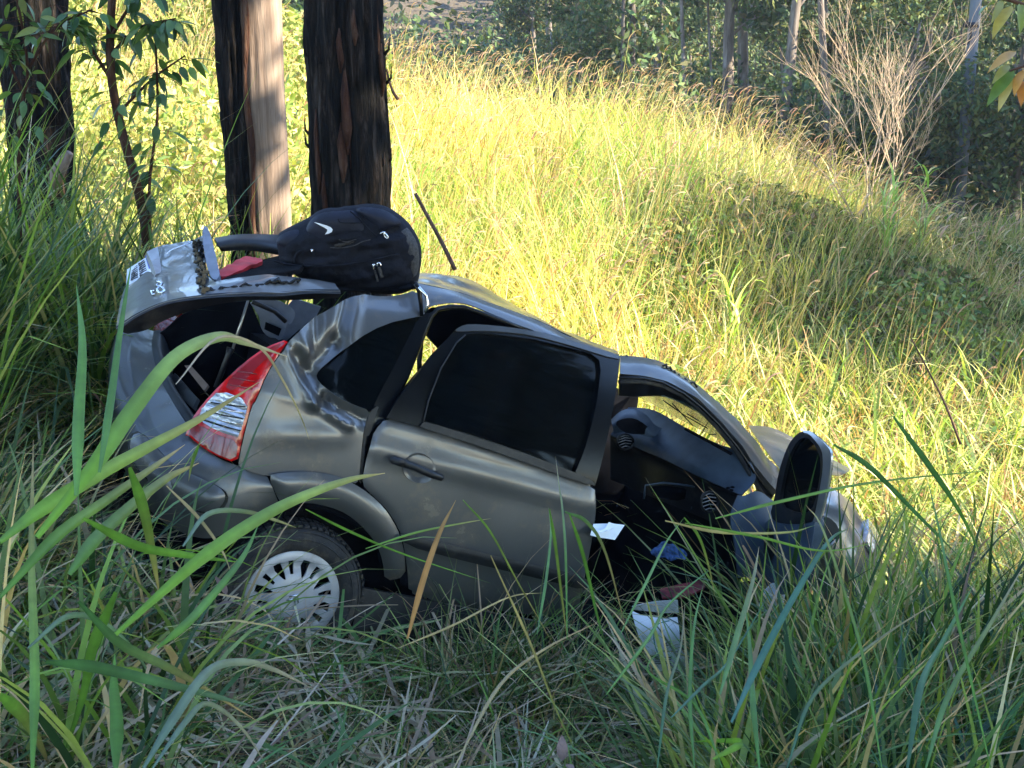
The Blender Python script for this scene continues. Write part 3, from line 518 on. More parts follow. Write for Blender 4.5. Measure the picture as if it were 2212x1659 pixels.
def vent(cx, cy, rx, ry, d, name='air_vent'):
    pts = [Z3((cx+rx*math.cos(k*math.pi/8), cy+ry*math.sin(k*math.pi/8)))[0] for k in range(16)]
    o = panel(name, pts, M['dark'], DB, d, fun=lambda s, t: 0, res=.02, thick=.004, sm=0)
    mk('vent_ring', *tube_geo([hit(u, v, d-.004) for u, v in pts+pts[:1]], .008, 6), M['black'], DB)
    for k in range(5):
        y = (k-2)*.36*ry; w_ = rx*math.sqrt(1-(y/ry)**2)*.8
        mk('vent_slat', *tube_geo([hit(u, v, d-.008) for u, v in Z3((cx-w_, cy+y+w_*.1), (cx, cy+y-w_*.25), (cx+w_, cy+y-w_*.1))], .0028, 5), M['cap'], DB)
vent(1010, 1152, 58, 68, .24); vent(445, 748, 55, 50, 1.02)
for x, y in ((1137, 1058), (1166, 1053), (1160, 1072)):
    panel('speaker_hole', [Z3((x+13*math.cos(k*.785), y+8*math.sin(k*.785)))[0] for k in range(8)], M['dark'], DB, .13, fun=lambda s, t: 0, res=.02, sm=0)
panel('glove_shelf', Z3((612, 1050), (700, 1040), (880, 1062), (850, 1150), (640, 1120)), M['dark'], DB, .56, fun=lambda s, t: 0, res=.05, thick=.01)
mk('glove_box_seam', *tube_geo([hit(u, v, .5) for u, v in Z3((570, 1130), (580, 1040), (700, 1022), (860, 1040), (970, 1065), (920, 1110), (890, 1200))], .005, 6), M['trim'], DB)
loft('kick_panel', [D(Z3((1200, 1105), (1240, 1110), (1335, 1080), (1440, 1150)), .1), D(Z3((1150, 1250), (1260, 1200), (1350, 1180), (1470, 1250)), .08), D(Z3((1180, 1450), (1290, 1380), (1400, 1350), (1520, 1430)), .06), D(Z3((1200, 1659), (1300, 1650), (1400, 1660), (1500, 1640)), .05)], M['trim'], CR, 5, 5, .01)
# cabin
def quad(name, P, m, parent=CR, thick=.01): return mk(name, P, [(0, 1, 2, 3)], m, parent, smooth=False, thick=thick)
quad('cabin_floor', [car(-.6, .1, .0), car(2.2, .1, .0), car(2.2, 1.5, .0), car(-.6, 1.5, .0)], M['carpet'])
quad('far_side_panel', [car(-.62, 1.52, 0), car(2.6, 1.52, 0), car(2.6, 1.5, .74), car(-.62, 1.5, .66)], M['dark'])
quad('firewall', [car(2.3, .1, 0), car(2.35, .15, .8), car(2.35, 1.5, .8), car(2.3, 1.5, 0)], M['dark'])
quad('rear_seat_back', [car(.05, .14, .05), car(.05, 1.45, .05), car(-.12, 1.42, .98), car(-.12, .2, .98)], M['carpet'], thick=.1)
quad('sill', [car(.3, .0, -.12), car(2.3, .0, -.12), car(2.3, .02, .12), car(.3, .02, .1)], M['black'], thick=.04)
quad('underbody_shade_sheet', [car(1.9, .06, -.25), car(3.0, .06, -.2), car(2.95, .5, .55), car(2.0, .3, .3)], M['dark'])  # dark sheet added to hide sunlit grass below the front door
for s, d in ((.8, .25), (.85, .9)):
    mk('front_seat', *join([box_geo(car(s, d+.22, .45), A*.07+W*-.02, N*.22, W*.36), box_geo(car(s+.3, d+.22, .12), A*.25, N*.22, W*.08)]), M['carpet'], CR, smooth=True, bevel=.05)
    mk('headrest', *box_geo(car(s-.06, d+.22, .92), A*.04, N*.12, W*.07), M['carpet'], CR, bevel=.04)
quad('far_rear_pillar', [car(-.25, 1.45, .7), car(.05, 1.45, .7), car(.1, 1.35, 1.2), car(-.05, 1.35, 1.2)], M['trim2'])
quad('far_middle_pillar', [car(.95, 1.5, .7), car(1.1, 1.5, .7), car(1.1, 1.38, 1.3), car(.98, 1.38, 1.3)], M['dark'])
# boot interior
slab('boot_shade_sheet', [hit(u, v, 1.36) for u, v in Z1((352, 985), (430, 925), (545, 828), (700, 762), (990, 738), (1075, 935), (1240, 1010), (1330, 930), (1250, 1180), (800, 1560), (560, 1600), (430, 1420), (380, 1200))], M['dark'], CR, .02)  # dark sheet across the boot, standing in for the shade inside
slab('cabin_shade_sheet', [hit(u, v, 1.42) for u, v in Z3((180, 300), (420, 400), (530, 445), (520, 520), (460, 560), (430, 1100), (180, 1100))], M['dark'], CR, .02)  # flat black sheet added for the unlit far side of the cabin
slab('boot_side_trim', [hit(u, v, 1.2) for u, v in Z1((985, 738), (1180, 728), (1280, 790), (1300, 830), (1262, 905), (1240, 880), (1222, 960), (1195, 1010), (1120, 985), (1070, 930), (1060, 850), (1030, 800))], M['trim2'], CR, .02, sm=1)
slab('boot_speaker_grille', [hit(u, v, 1.17) for u, v in Z1((1100, 880), (1205, 925), (1185, 975), (1090, 930))], M['dark'], CR, .01)
mk('trim_ledge', *tube_geo([hit(u, v, 1.16) for u, v in Z1((1010, 745), (1080, 775), (1160, 810), (1235, 880))], .012, 8), M['black'], CR)
slab('load_cover', [hit(*Z1(q)[0], d) for q, d in (((800, 600), .35), ((1330, 560), .35), ((1400, 450), .95), ((1180, 420), 1.2), ((900, 560), 1.0))], M['carpet'], CR, .02)
slab('broken_shelf_edge', [hit(*Z1(q)[0], d) for q, d in (((1010, 590), .42), ((1190, 540), .5), ((1195, 560), .48), ((1050, 600), .42))], M['trim2'], CR, .01)
slab('boot_board', [hit(*Z1(q)[0], d) for q, d in (((560, 1180), .75), ((600, 1175), .72), ((720, 1310), .5), ((690, 1345), .48))], M['rust'], CR, .012)
slab('boot_board', [hit(*Z1(q)[0], d) for q, d in (((440, 1290), .9), ((500, 1230), .9), ((650, 1400), .5), ((620, 1470), .45))], M['black'], CR, .02)
loft('far_tail_light', [D(Z1((350, 950), (400, 868), (530, 822)), 1.5), D(Z1((375, 975), (440, 930), (545, 830)), 1.42)], M['darkred'], CR, 4, 4, .02)
mk('gas_strut', *tube_geo([hit(*Z1((982, 735))[0], .3), hit(*Z1((878, 1062))[0], .3)], .006, 8), M['strut'], CR)
mk('strut_cylinder', *tube_geo([hit(*Z1((866, 1055))[0], .3), hit(*Z1((850, 1100))[0], .3), hit(*Z1((765, 1320))[0], .3)], [.018, .013, .011], 10), M['black'], CR)
# tailgate
TG = loft('tailgate', [[(*Z1(q)[0], d) for q in row] for row, d in ((((100, 928), (240, 832), (430, 750), (682, 708)), .15), (((118, 810), (270, 700), (450, 630), (662, 600)), .48), (((150, 680), (310, 545), (470, 500), (635, 460)), .85), (((215, 540), (365, 392), (480, 362), (615, 335)), 1.22))], M['scratched'], CR, 10, 10, .006, disp=crump(.003, 5))
loft('tailgate_flange', [[(*Z1(q)[0], .15) for q in ((100, 928), (240, 834), (430, 753), (682, 711), (950, 694), (1180, 694), (1400, 676), (1600, 678))], [(*Z1(q)[0], .2) for q in ((170, 945), (290, 925), (450, 845), (700, 765), (980, 722), (1200, 722), (1400, 715), (1590, 705))]], M['black'], TG, 6, 4, .02)
loft('tailgate_side', [[(*Z1(q)[0], .15) for q in ((682, 710), (950, 692), (1180, 692), (1400, 674), (1600, 677))], [(*Z1(q)[0], .22) for q in ((700, 660), (920, 622), (1150, 600), (1370, 612), (1570, 640))], [(*Z1(q)[0], .3) for q in ((730, 625), (900, 590), (1130, 572), (1350, 590), (1560, 620))]], M['scratched'], TG, 6, 6, .006, disp=crump(.006, 12))
rb = catmull(Z1((690, 690), (760, 665), (860, 655), (960, 630), (1060, 630), (1140, 610), (1240, 612), (1330, 600)), 5)
mk('broken_glass_bead', *tube_geo([hit(u, v, .2)+W*random.uniform(-.008, .008)+N*random.uniform(.0, .012) for u, v in rb], [random.uniform(.004, .014) for _ in rb], 6), M['gloss'], TG)
loft('tailgate_top_bar', [[(*Z1(q)[0], 1.22) for q in ((760, 330), (900, 308), (1050, 304), (1250, 310))], [(*Z1(q)[0], 1.1) for q in ((775, 365), (900, 345), (1040, 350), (1250, 400))], [(*Z1(q)[0], 1.1) for q in ((800, 405), (920, 398), (1040, 405), (1250, 440))]], M['black'], TG, 5, 5, .02)
loft('window_gutter', [[(*Z1(q)[0], d) for q, d in (((617, 338), 1.22), ((638, 470), .85), ((664, 600), .48), ((684, 706), .16))], [(*Z1(q)[0], d) for q, d in (((685, 305), 1.24), ((690, 440), .87), ((715, 570), .5), ((790, 640), .25))]], M['frame'], TG, 8, 3, .01)
mk('glass_fragments', *join([box_geo(hit(*Z1((random.uniform(640, 700)+y*.12-30, 350+y*.9))[0], 1.15-y/380)+W*.01, A*random.uniform(.004, .014), N*random.uniform(.004, .014), W*random.uniform(.002, .012)) for y in np.linspace(0, 370, 60)]), M['gloss'], TG, smooth=False)
slab('spoiler_trim', [hit(*Z1(q)[0], d) for q, d in (((678, 262), 1.2), ((712, 262), 1.2), ((745, 350), 1.0), ((785, 520), .6), ((800, 600), .45), ((765, 632), .4), ((725, 590), .5), ((690, 430), .85))], M['trim2'], TG, .04, sm=1)
loft('handle_strip', [[(*Z1(q)[0], d) for q, d in (((300, 430), 1.0), ((330, 500), .85), ((355, 580), .7))], [(*Z1(q)[0], d) for q, d in (((372, 395), 1.1), ((385, 480), .92), ((392, 570), .75))]], M['cap'], TG, 6, 6, .03)
PLZ = [hit(*Z1(q)[0], d) for q, d in (((148, 680), .85), ((170, 585), 1.08), ((300, 470), 1.05), ((342, 592), .80))]
e_ = [p+W*.03 for p in PLZ]; PL = slab('licence_plate', e_, M['white'], TG, .008)
def plate(u, v): return (1-v)*((1-u)*e_[0]+u*e_[3])+v*((1-u)*e_[1]+u*e_[2])+W*.006-A*.004
PLq = lambda u0, u1, v0, v1, m, nm: mk(nm, [plate(u0, v0), plate(u1, v0), plate(u1, v1), plate(u0, v1)], [(0, 1, 2, 3)], m, PL, smooth=False, thick=.002)
PLq(.86, .98, .03, .97, M['blue'], 'plate_band')
for i in range(7):       # two strokes and a bridge per character: unreadable at this size, as in the photograph
    y = .1+i*.12
    for c in ((.18, .45), (.5, .78)): PLq(c[0], c[1], y, y+.03+.02*(i % 2), M['ink'], 'plate_character'); PLq(c[0]+.05*(i % 3), c[0]+.07+.05*(i % 3), y-.02, y+.07, M['ink'], 'plate_character')
def stroke(name, pts, r, m, par): mk(name, *tube_geo([hit(*Z1(q)[0], d)+W*.012 for q, d in pts], r, 6), m, par)
stroke('badge_letter', [((345, 690), .36), ((325, 690), .38), ((335, 715), .35), ((350, 712), .34)], .004, M['chrome'], TG)
stroke('badge_digit', [((365, 632), .42), ((385, 628), .41), ((402, 640), .40), ((388, 662), .38), ((408, 672), .36), ((415, 690), .34), ((395, 705), .33), ((370, 698), .34)], .006, M['chrome'], TG)
stroke('badge_digit', [((372, 640), .41), ((362, 655), .40), ((385, 662), .38), ((365, 680), .37), ((372, 698), .35)], .005, M['chrome'], TG)
stroke('scratch', [((430, 440), .95), ((470, 410), 1.0), ((540, 385), 1.05), ((590, 365), 1.1)], .003, M['white'], TG)
# rear wheel
WC = HUB-N*.10; e1, e2 = A, W
def disc(r, a_, off): return WC+e1*r*math.cos(a_)+e2*r*math.sin(a_)+N*off
prof = [(.205, .085), (.222, .098), (.25, .103), (.285, .098), (.306, .080), (.314, .05), (.316, .0), (.314, -.05), (.305, -.08), (.25, -.1), (.2, -.09)]
ns = 96; V = [disc(r+(0), 2*math.pi*k/ns, o) for k in range(ns) for r, o in prof]; c = len(prof)
Fc = [(k*c+j, k*c+j+1, ((k+1) % ns)*c+j+1, ((k+1) % ns)*c+j) for k in range(ns) for j in range(c-1)]
WH = mk('rear_wheel', *tube_geo([WC-N*.09, WC+N*.03], [.2, .2], 32), M['dark'], CR)
TY = mk('tyre', V, Fc, M['rubber'], WH)
bl = []
for k in range(64):
    a_ = 2*math.pi*k/64
    for off, sk in ((.068, .35), (.025, -.2), (-.025, .2), (-.068, -.35)):
        rr = .318 if abs(off) < .05 else .314; rad = e1*math.cos(a_)+e2*math.sin(a_); tg = -e1*math.sin(a_)+e2*math.cos(a_)
        bl.append(box_geo(WC+rad*rr+N*off, (tg+N*sk)*.0115, N*.018, rad*.005))
mk('tread_blocks', *join(bl), M['rubber'], WH, smooth=False)
for r_ in (.262, .292): mk('sidewall_rib', *tube_geo([disc(r_, 2*math.pi*k/64, .1025 if r_ < .28 else .096) for k in range(65)], .003, 4, False), M['rubber'], WH)
# hub cap with slots
def pol(r, a_): return np.array((r*math.cos(a_), r*math.sin(a_)))
holes = []
for k in range(8):
    a_ = 2*math.pi*k/8+.35
    holes.append(np.array([pol(.108, a_-.06), pol(.168, a_-.075), pol(.168, a_+.065), pol(.108, a_+.06)]))
    holes.append(np.array([pol(.092, a_+.30), pol(.120, a_+.25), pol(.172, a_+.27), pol(.172, a_+.46), pol(.145, a_+.50), pol(.098, a_+.38)]))
v, f = cdt(np.array([pol(.203, 2*math.pi*k/64) for k in range(64)]), .014, holes)
rr = np.linalg.norm(v, axis=1); hh = .075+.028*np.sqrt(np.maximum(0, 1-(rr/.215)**2))-.012*np.exp(-((rr-.14)/.03)**2)
HC = mk('hub_cap', [WC+e1*q[0]+e2*q[1]+N*h for q, h in zip(v, hh)], f, M['cap'], WH, thick=.012, off=0)
mk('emblem_ring', *tube_geo([WC+e1*.043*math.cos(k*.1963)+e2*.043*math.sin(k*.1963)+N*.106 for k in range(33)], .003, 6, False), M['cap'], HC)
mk('rim_ring', *tube_geo([disc(.203, 2*math.pi*k/64, .085) for k in range(65)], .005, 6, False), M['cap'], HC)
ca = -.35
for off in (-.006, .014):
    R2 = lambda x, y: WC+e1*(x*math.cos(ca)-y*math.sin(ca))+e2*(x*math.sin(ca)+y*math.cos(ca))+N*.112
    mk('chevron', *tube_geo([R2(-.025, off-.014), R2(0, off+.010), R2(.025, off-.014)], [.0035, .006, .0035], 5), M['chrome'], HC)
for k in range(5):
    a_ = 2*math.pi*k/5; mk('wheel_bolt', *tube_geo([WC+e1*.14*math.cos(a_)+e2*.14*math.sin(a_)+N*.03, WC+e1*.14*math.cos(a_)+e2*.14*math.sin(a_)+N*.055], .012, 8), M['strut'], WH)
# bonnet, front wing, headlight
loft('bonnet', [[(*Z3(q)[0], d) for q, d in (((1270, 640), 1.25), ((1420, 655), 1.2), ((1570, 722), 1.1), ((1760, 830), 1.05), ((1955, 932), 1.0))], [(*Z3(q)[0], d) for q, d in (((1330, 730), .8), ((1460, 770), .75), ((1600, 830), .7), ((1760, 900), .7), ((1930, 955), .8))], [(*Z3(q)[0], d) for q, d in (((1480, 930), .3), ((1560, 930), .35), ((1680, 950), .4), ((1790, 965), .5), ((1880, 978), .7))]], P_, CR, 6, 6, .006)
loft('front_wing', [D(Z3((1740, 1060), (1830, 1085), (1920, 1135), (2015, 1225), (2085, 1340), (2150, 1480)), .35), D(Z3((1700, 1130), (1800, 1160), (1880, 1215), (1950, 1300), (2030, 1420), (2100, 1560)), .12), D(Z3((1640, 1300), (1720, 1400), (1790, 1430), (1880, 1480), (1960, 1600), (2020, 1700)), .03), D(Z3((1560, 1650), (1640, 1720), (1740, 1760), (1840, 1800), (1920, 1860), (2000, 1900)), .05)], P_, CR, 8, 8, .006, disp=crump(.05, 6))
loft('headlight', [D(Z3((2060, 1270), (2110, 1340), (2160, 1450)), .3), D(Z3((2060, 1340), (2105, 1410), (2150, 1510)), .2), D(Z3((2050, 1420), (2100, 1520), (2160, 1620)), .15)], M['lens'], CR, 5, 5, .03)
# opened front door, seen almost edge-on from behind
zd = float((hit(1690, 1150)-CAM)@Fv)
def fd(x, y, k=0.): (u, v), = Z3((x, y)); return at(u, v, zd-.55*(x-1430)/400-k)
def chz(pts, it=1): return [tuple(q) for q in chaikin(pts, it)]
fo = chz([(1648, 672), (1585, 722), (1540, 800), (1490, 950), (1462, 1130), (1430, 1250), (1500, 1300), (1720, 1300), (1780, 1140), (1815, 960), (1822, 830), (1790, 770), (1700, 690)])
fi = chz([(1650, 712), (1592, 775), (1545, 890), (1508, 1060), (1496, 1175), (1600, 1225), (1715, 1215), (1752, 1080), (1775, 930), (1768, 830), (1712, 735)])
def ringz(name, o, i, m, par, k, thick):
    Po = np.array(o); v_, f_ = cdt(Po, 40, [np.array(i)] if i is not None else ())
    return mk(name, [fd(x, y, k) for x, y in v_], f_, m, par, thick=thick, off=0)
FD = ringz('front_door', chz([(1430, 1250), (1500, 1300), (1720, 1300), (1752, 1240), (1735, 1400), (1690, 1600), (1640, 1760), (1400, 1780), (1340, 1600), (1380, 1400)]), None, M['trim'], CR, .0, .05)
ringz('window_frame', fo, fi, M['black'], FD, .01, .03)
ringz('window_glass', fi, None, M['glass'], FD, .0, .005)
loft('door_edge', np.array([[fd(x, y, .03) for x, y in ((1640, 676), (1705, 690), (1790, 765), (1830, 825), (1822, 960), (1790, 1130), (1745, 1290))], [fd(x, y, .05) for x, y in ((1642, 690), (1690, 708), (1755, 785), (1775, 850), (1772, 960), (1745, 1120), (1712, 1280))]]), M['strut'], FD, 5, 3, .012)
ringz('mirror_back', chz([(1610, 800), (1590, 880), (1600, 960), (1650, 975), (1700, 930), (1710, 850), (1680, 800)], 2), None, M['mesh'], FD, -.12, .05)
ringz('door_pull', chz([(1400, 1330), (1440, 1320), (1460, 1500), (1420, 1560), (1390, 1480)], 2), None, M['black'], FD, .04, .03)
MI = loft('wing_mirror', np.array([[at(*Z3((x, y))[0], zd-.1+.0*i) for x, y in r] for i, r in enumerate([((1715, 1275), (1760, 1250), (1800, 1252), (1845, 1290)), ((1700, 1330), (1750, 1320), (1815, 1320), (1870, 1345)), ((1705, 1390), (1750, 1400), (1810, 1405), (1862, 1400)), ((1720, 1420), (1760, 1438), (1800, 1440), (1835, 1425))])]), M['black'], CR, 5, 5, .07)
mk('mirror_rim', *tube_geo([at(*Z3((x, y))[0], zd-.15) for x, y in ((1703, 1385), (1730, 1425), (1775, 1445), (1820, 1440), (1860, 1405))], .006, 6), M['cap'], MI)

# ------------------------------------------------------------------ things in and on the car
def inflate(name, outline, conv, T, m, parent=None, R=.1, res=.02, wr=.01, both=True, wf=7, wtrans=(1, 1), ang=0., origin=None, sm=2):
    P2 = chaikin(outline, sm); v, f = cdt(P2, res); ed = edge_dist(v, resample(P2, res)); x = np.clip(ed/R, 0, 1); h = T*np.sqrt(np.maximum(0, 1-(1-x)**2))
    ca_, sa_ = math.cos(ang), math.sin(ang)
    w_ = np.array([noise.noise(Vector(((a_*ca_+b_*sa_)*wf*wtrans[0], (-a_*sa_+b_*ca_)*wf*wtrans[1], 1))) + .5*noise.noise(Vector((a_*wf*2.3, b_*wf*3.1, 4))) for a_, b_ in v])*wr*np.minimum(1, x*3)
    V = [conv(q[0], q[1], hh+ww) for q, hh, ww in zip(v, h, w_)]; n_ = len(V); F2 = [tuple(t) for t in f]
    if both:
        bd = ed < 1e-6; idx = {}
        V2 = []
        for i, q in enumerate(v):
            if bd[i]: idx[i] = i
            else: idx[i] = n_+len(V2); V2.append(conv(q[0], q[1], -h[i]*.8))
        V += V2; F2 += [tuple(idx[i] for i in t)[::-1] for t in f]
    return mk(name, V, F2, m, parent, origin=origin)
zb = float((car(.0, .55, 1.42)-CAM)@Fv)
# local frame of the bag in metres: x right, y up in its own plane
PB = at(755, 545, zb)
def bagc(x, y, h): return PB+Rv*x+(Uv*.95-Fv*.31)*y-(Fv*.95+Uv*.31)*h
def bpx(*p): return [((u-755)/F*zb, -(v-545)/F*zb) for u, v in ZB(*p)]
bo = bpx((292, 500), (330, 425), (480, 345), (600, 292), (750, 212), (830, 152), (960, 115), (1080, 120), (1150, 98), (1280, 88), (1400, 66), (1560, 72), (1700, 112), (1850, 220), (1960, 330), (2045, 480), (2088, 620), (2083, 760), (2065, 900), (2040, 1030), (2000, 1110), (1900, 1185), (1700, 1212), (1400, 1185), (1100, 1165), (800, 1110), (600, 1015), (450, 925), (345, 820), (302, 700))
BAG = empty('backpack', tuple(bagc(0, -.14, -.02)), 'black backpack with a white tick logo lying on the crushed rear roof', 'backpack')
inflate('main_compartment', bo, bagc, .13, M['bagcloth'], BAG, R=.13, res=.012, wr=.022, wf=9, wtrans=(.8, 3.2), ang=.12)
def onbag(dh, base=.13): return lambda x, y, h: bagc(x, y, h+dh)
inflate('top_pocket', bpx((700, 330), (760, 235), (840, 165), (960, 128), (1140, 118), (1270, 105), (1360, 170), (1480, 300), (1570, 400), (1400, 425), (1130, 450), (980, 500), (850, 540), (780, 480), (720, 420)), onbag(.085), .045, M['bagsheen'], BAG, R=.05, res=.012, wr=.008, both=False)
inflate('lid_panel', bpx((1290, 98), (1400, 76), (1560, 82), (1700, 122), (1840, 225), (1880, 290), (1740, 350), (1620, 390), (1560, 360), (1420, 200)), onbag(.075), .05, M['bagsheen'], BAG, R=.05, res=.014, wr=.006, both=False)
inflate('end_pocket', bpx((318, 490), (400, 400), (590, 340), (660, 400), (690, 520), (640, 590), (600, 700), (560, 740), (440, 640), (340, 540)), onbag(.07), .04, M['bagsheen'], BAG, R=.05, res=.014, wr=.008, both=False)
inflate('mesh_pocket', bpx((1770, 370), (1900, 310), (1980, 400), (2055, 540), (2070, 700), (2050, 900), (1980, 1010), (1930, 900), (1880, 760), (1840, 620), (1800, 480)), onbag(.05), .05, M['mesh'], BAG, R=.06, res=.014, wr=.01, both=False)
def bline(name, pts, r, m, dh=.13, par=BAG, n=5, sides=6): mk(name, *tube_geo([bagc(x, y, dh) for x, y in catmull(bpx(*pts), n)], r, sides), m, par)
bline('piping', ((560, 740), (585, 640), (640, 590), (720, 565), (790, 570)), .006, M['bagcloth'], .132)
bline('piping', ((310, 700), (450, 740), (700, 770), (1100, 760), (1500, 700), (1840, 620)), .005, M['bagcloth'], .137)
bline('piping', ((1270, 100), (1360, 180), (1480, 310), (1580, 410)), .004, M['bagcloth'], .135)
bline('piping', ((1120, 190), (1150, 235), (1280, 245), (1440, 235)), .003, M['bagcloth'], .135)
bline('bottom_strap', ((640, 1030), (900, 1090), (1300, 1080), (1700, 1060), (2010, 1060)), .014, M['bagcloth'], .09)
bline('hanging_strap', ((2000, 1080), (2070, 1150), (2110, 1260), (2120, 1330)), .008, M['bagcloth'], .05)
bline('loop_strap', ((330, 850), (320, 960), (400, 1000), (460, 940)), .008, M['bagcloth'], .04)
bline('side_zip', ((1010, 540), (1130, 545), (1290, 520), (1400, 470), (1500, 445)), .0022, M['mesh'], .137)
bline('side_zip', ((1120, 440), (1200, 470), (1330, 440)), .0022, M['mesh'], .139)
inflate('side_mesh', bpx((1010, 540), (1080, 490), (1200, 450), (1400, 430), (1480, 440), (1380, 480), (1250, 510), (1130, 545)), onbag(.122), .01, M['mesh'], BAG, R=.02, res=.01, wr=.0, both=False)
slab('logo', [bagc(x, y, .139) for x, y in bpx((835, 232), (900, 248), (980, 272), (1030, 295), (1050, 320), (1040, 350), (1000, 370), (955, 380), (985, 340), (985, 318), (950, 295), (890, 262))], M['white'], BAG, .003)
def zp(pts, par=BAG): bline('zip_pull', pts, .004, M['chrome'], .15, par, 3)
zp(((1625, 365), (1650, 350), (1680, 350), (1670, 385), (1700, 420), (1718, 410), (1695, 370), (1670, 360))); zp(((1515, 745), (1548, 745), (1530, 760), (1530, 815))); zp(((1575, 770), (1580, 730), (1610, 725), (1620, 770))); zp(((780, 565), (800, 562), (785, 590)))
bline('zip_tape', ((1540, 820), (1560, 900), (1570, 960)), .005, M['mesh'], .143); bline('zip_tape', ((1595, 780), (1610, 850), (1625, 910)), .008, M['mesh'], .143)
# loose things
def sheet(name, rows, m, label, cat, thick=.002, n=5, disp=None):
    G = np.array([[hit(*q) for q in r] for r in rows]); V_, F_ = loft_geo(G, n, n, disp)
    o = mk(name, V_, F_, m, None, origin=G.reshape(-1, 3).mean(0), thick=thick); return tag(o, label, cat)
sheet('red_cloth', [[(*Z1(q)[0], d) for q, d in (((785, 565), .6), ((880, 505), .75), ((960, 468), .9), ((1030, 470), .95))], [(*Z1(q)[0], d) for q, d in (((790, 585), .55), ((880, 545), .65), ((980, 505), .75), ((1075, 494), .85))], [(*Z1(q)[0], d) for q, d in (((800, 606), .5), ((900, 572), .6), ((980, 535), .68), ((1070, 505), .8))]], M['redcloth'], 'bright red cloth showing inside the broken tailgate window', 'cloth', .02, disp=lambda p: W*.01*noise.noise(Vector(p*14)))
sheet('folded_paper', [D(Z3((232, 1300), (300, 1298), (360, 1298), (442, 1306)), -.06), D(Z3((220, 1340), (290, 1345), (340, 1340), (408, 1356)), -.09), D(Z3((210, 1374), (265, 1388), (320, 1396), (375, 1405)), -.1)], M['paper'], 'small folded white paper at the edge of the open doorway', 'paper')
sheet('paper_flap', [D(Z3((335, 1286), (365, 1296), (400, 1302)), -.08), D(Z3((305, 1330), (330, 1340), (350, 1335)), -.1), D(Z3((250, 1345), (280, 1355), (310, 1345)), -.12)], M['paper'], 'narrow upturned white flap on the small folded paper in the doorway', 'paper')
SH = sheet('paper_bag', [D(ZC((456, 800), (520, 826), (600, 838), (680, 842), (738, 838)), -.25), D(ZC((480, 900), (560, 920), (620, 925), (700, 930), (748, 935)), -.29), D(ZC((515, 1010), (600, 1030), (650, 1035), (720, 1045), (770, 1050)), -.3), D(ZC((545, 1090), (600, 1165), (680, 1168), (780, 1165), (880, 1160)), -.3)], M['paper'], 'white printed paper bag leaning in the grass below the doorway', 'paper bag', disp=lambda p: N*.012*noise.noise(Vector(p*12)))
def onsh(name, m, pts, r, par, d=-.31): mk(name, *tube_geo([hit(u, v, d) for u, v in catmull(ZC(*pts), 4)], r, 5), m, par)
onsh('printed_ring', M['green'], ((690, 860), (630, 875), (603, 900), (592, 960), (605, 1030), (640, 1095), (695, 1138)), .0028, SH, -.33)
for q_ in tuple(((600, y_), (640+(y_*7)%60, y_+1), (700, y_+2)) for y_ in (1085, 1098, 1111, 1124)) + (((655, 985), (668, 975), (680, 990), (662, 1005)), ((672, 1000), (700, 985), (690, 1015)), ((655, 1010), (680, 1012), (700, 1005)), ((650, 1050), (680, 1048), (740, 1052))): onsh('printed_text', M['ink'], q_, .0025, SH, -.335)
BK = sheet('bag_back', [D(ZC((456, 768), (560, 745), (650, 734), (740, 730)), -.2), D(ZC((470, 790), (560, 800), (650, 810), (745, 812)), -.18)], M['paper'], 'pale back flap standing behind the printed paper bag mouth', 'paper flap')
sheet('red_booklet', [D(ZC((630, 672), (760, 640), (905, 612)), .35), D(ZC((636, 700), (770, 680), (912, 650)), .3), D(ZC((645, 726), (780, 720), (900, 672)), .25)], M['redmat'], 'worn dark red booklet on the cabin floor behind the grass', 'booklet', .01)
sheet('plastic_wrapper', [D(ZC((568, 432), (640, 372), (720, 398), (800, 440)), .45), D(ZC((590, 455), (660, 440), (730, 455), (795, 462)), .42), D(ZC((620, 470), (690, 478), (740, 480), (780, 476)), .4)], mat('blue_wrapper', (.05, .12, .3), .25, var=.8, scale=30, bump=.6, bscale=20), 'crumpled blue plastic wrapper lying in the dark footwell', 'wrapper', disp=lambda p: W*.02*noise.noise(Vector(p*25)))
sheet('white_rag', [D(ZC((1290, 680), (1330, 630), (1380, 640), (1440, 690)), -.1), D(ZC((1240, 760), (1300, 740), (1380, 730), (1450, 760)), -.12), D(ZC((1230, 820), (1300, 830), (1380, 820), (1440, 800)), -.1)], M['paper'], 'white plastic scrap behind grass under the opened front door', 'plastic scrap', disp=lambda p: N*.03*noise.noise(Vector(p*15)))
sheet('white_scrap', [D(ZC((1985, 705), (2030, 720), (2070, 760)), -.2), D(ZC((1940, 800), (2000, 810), (2060, 820)), -.22), D(ZC((1930, 900), (1960, 915), (2010, 880)), -.25)], M['paper'], 'torn white scrap caught in the grass ahead of the front wing', 'plastic scrap')

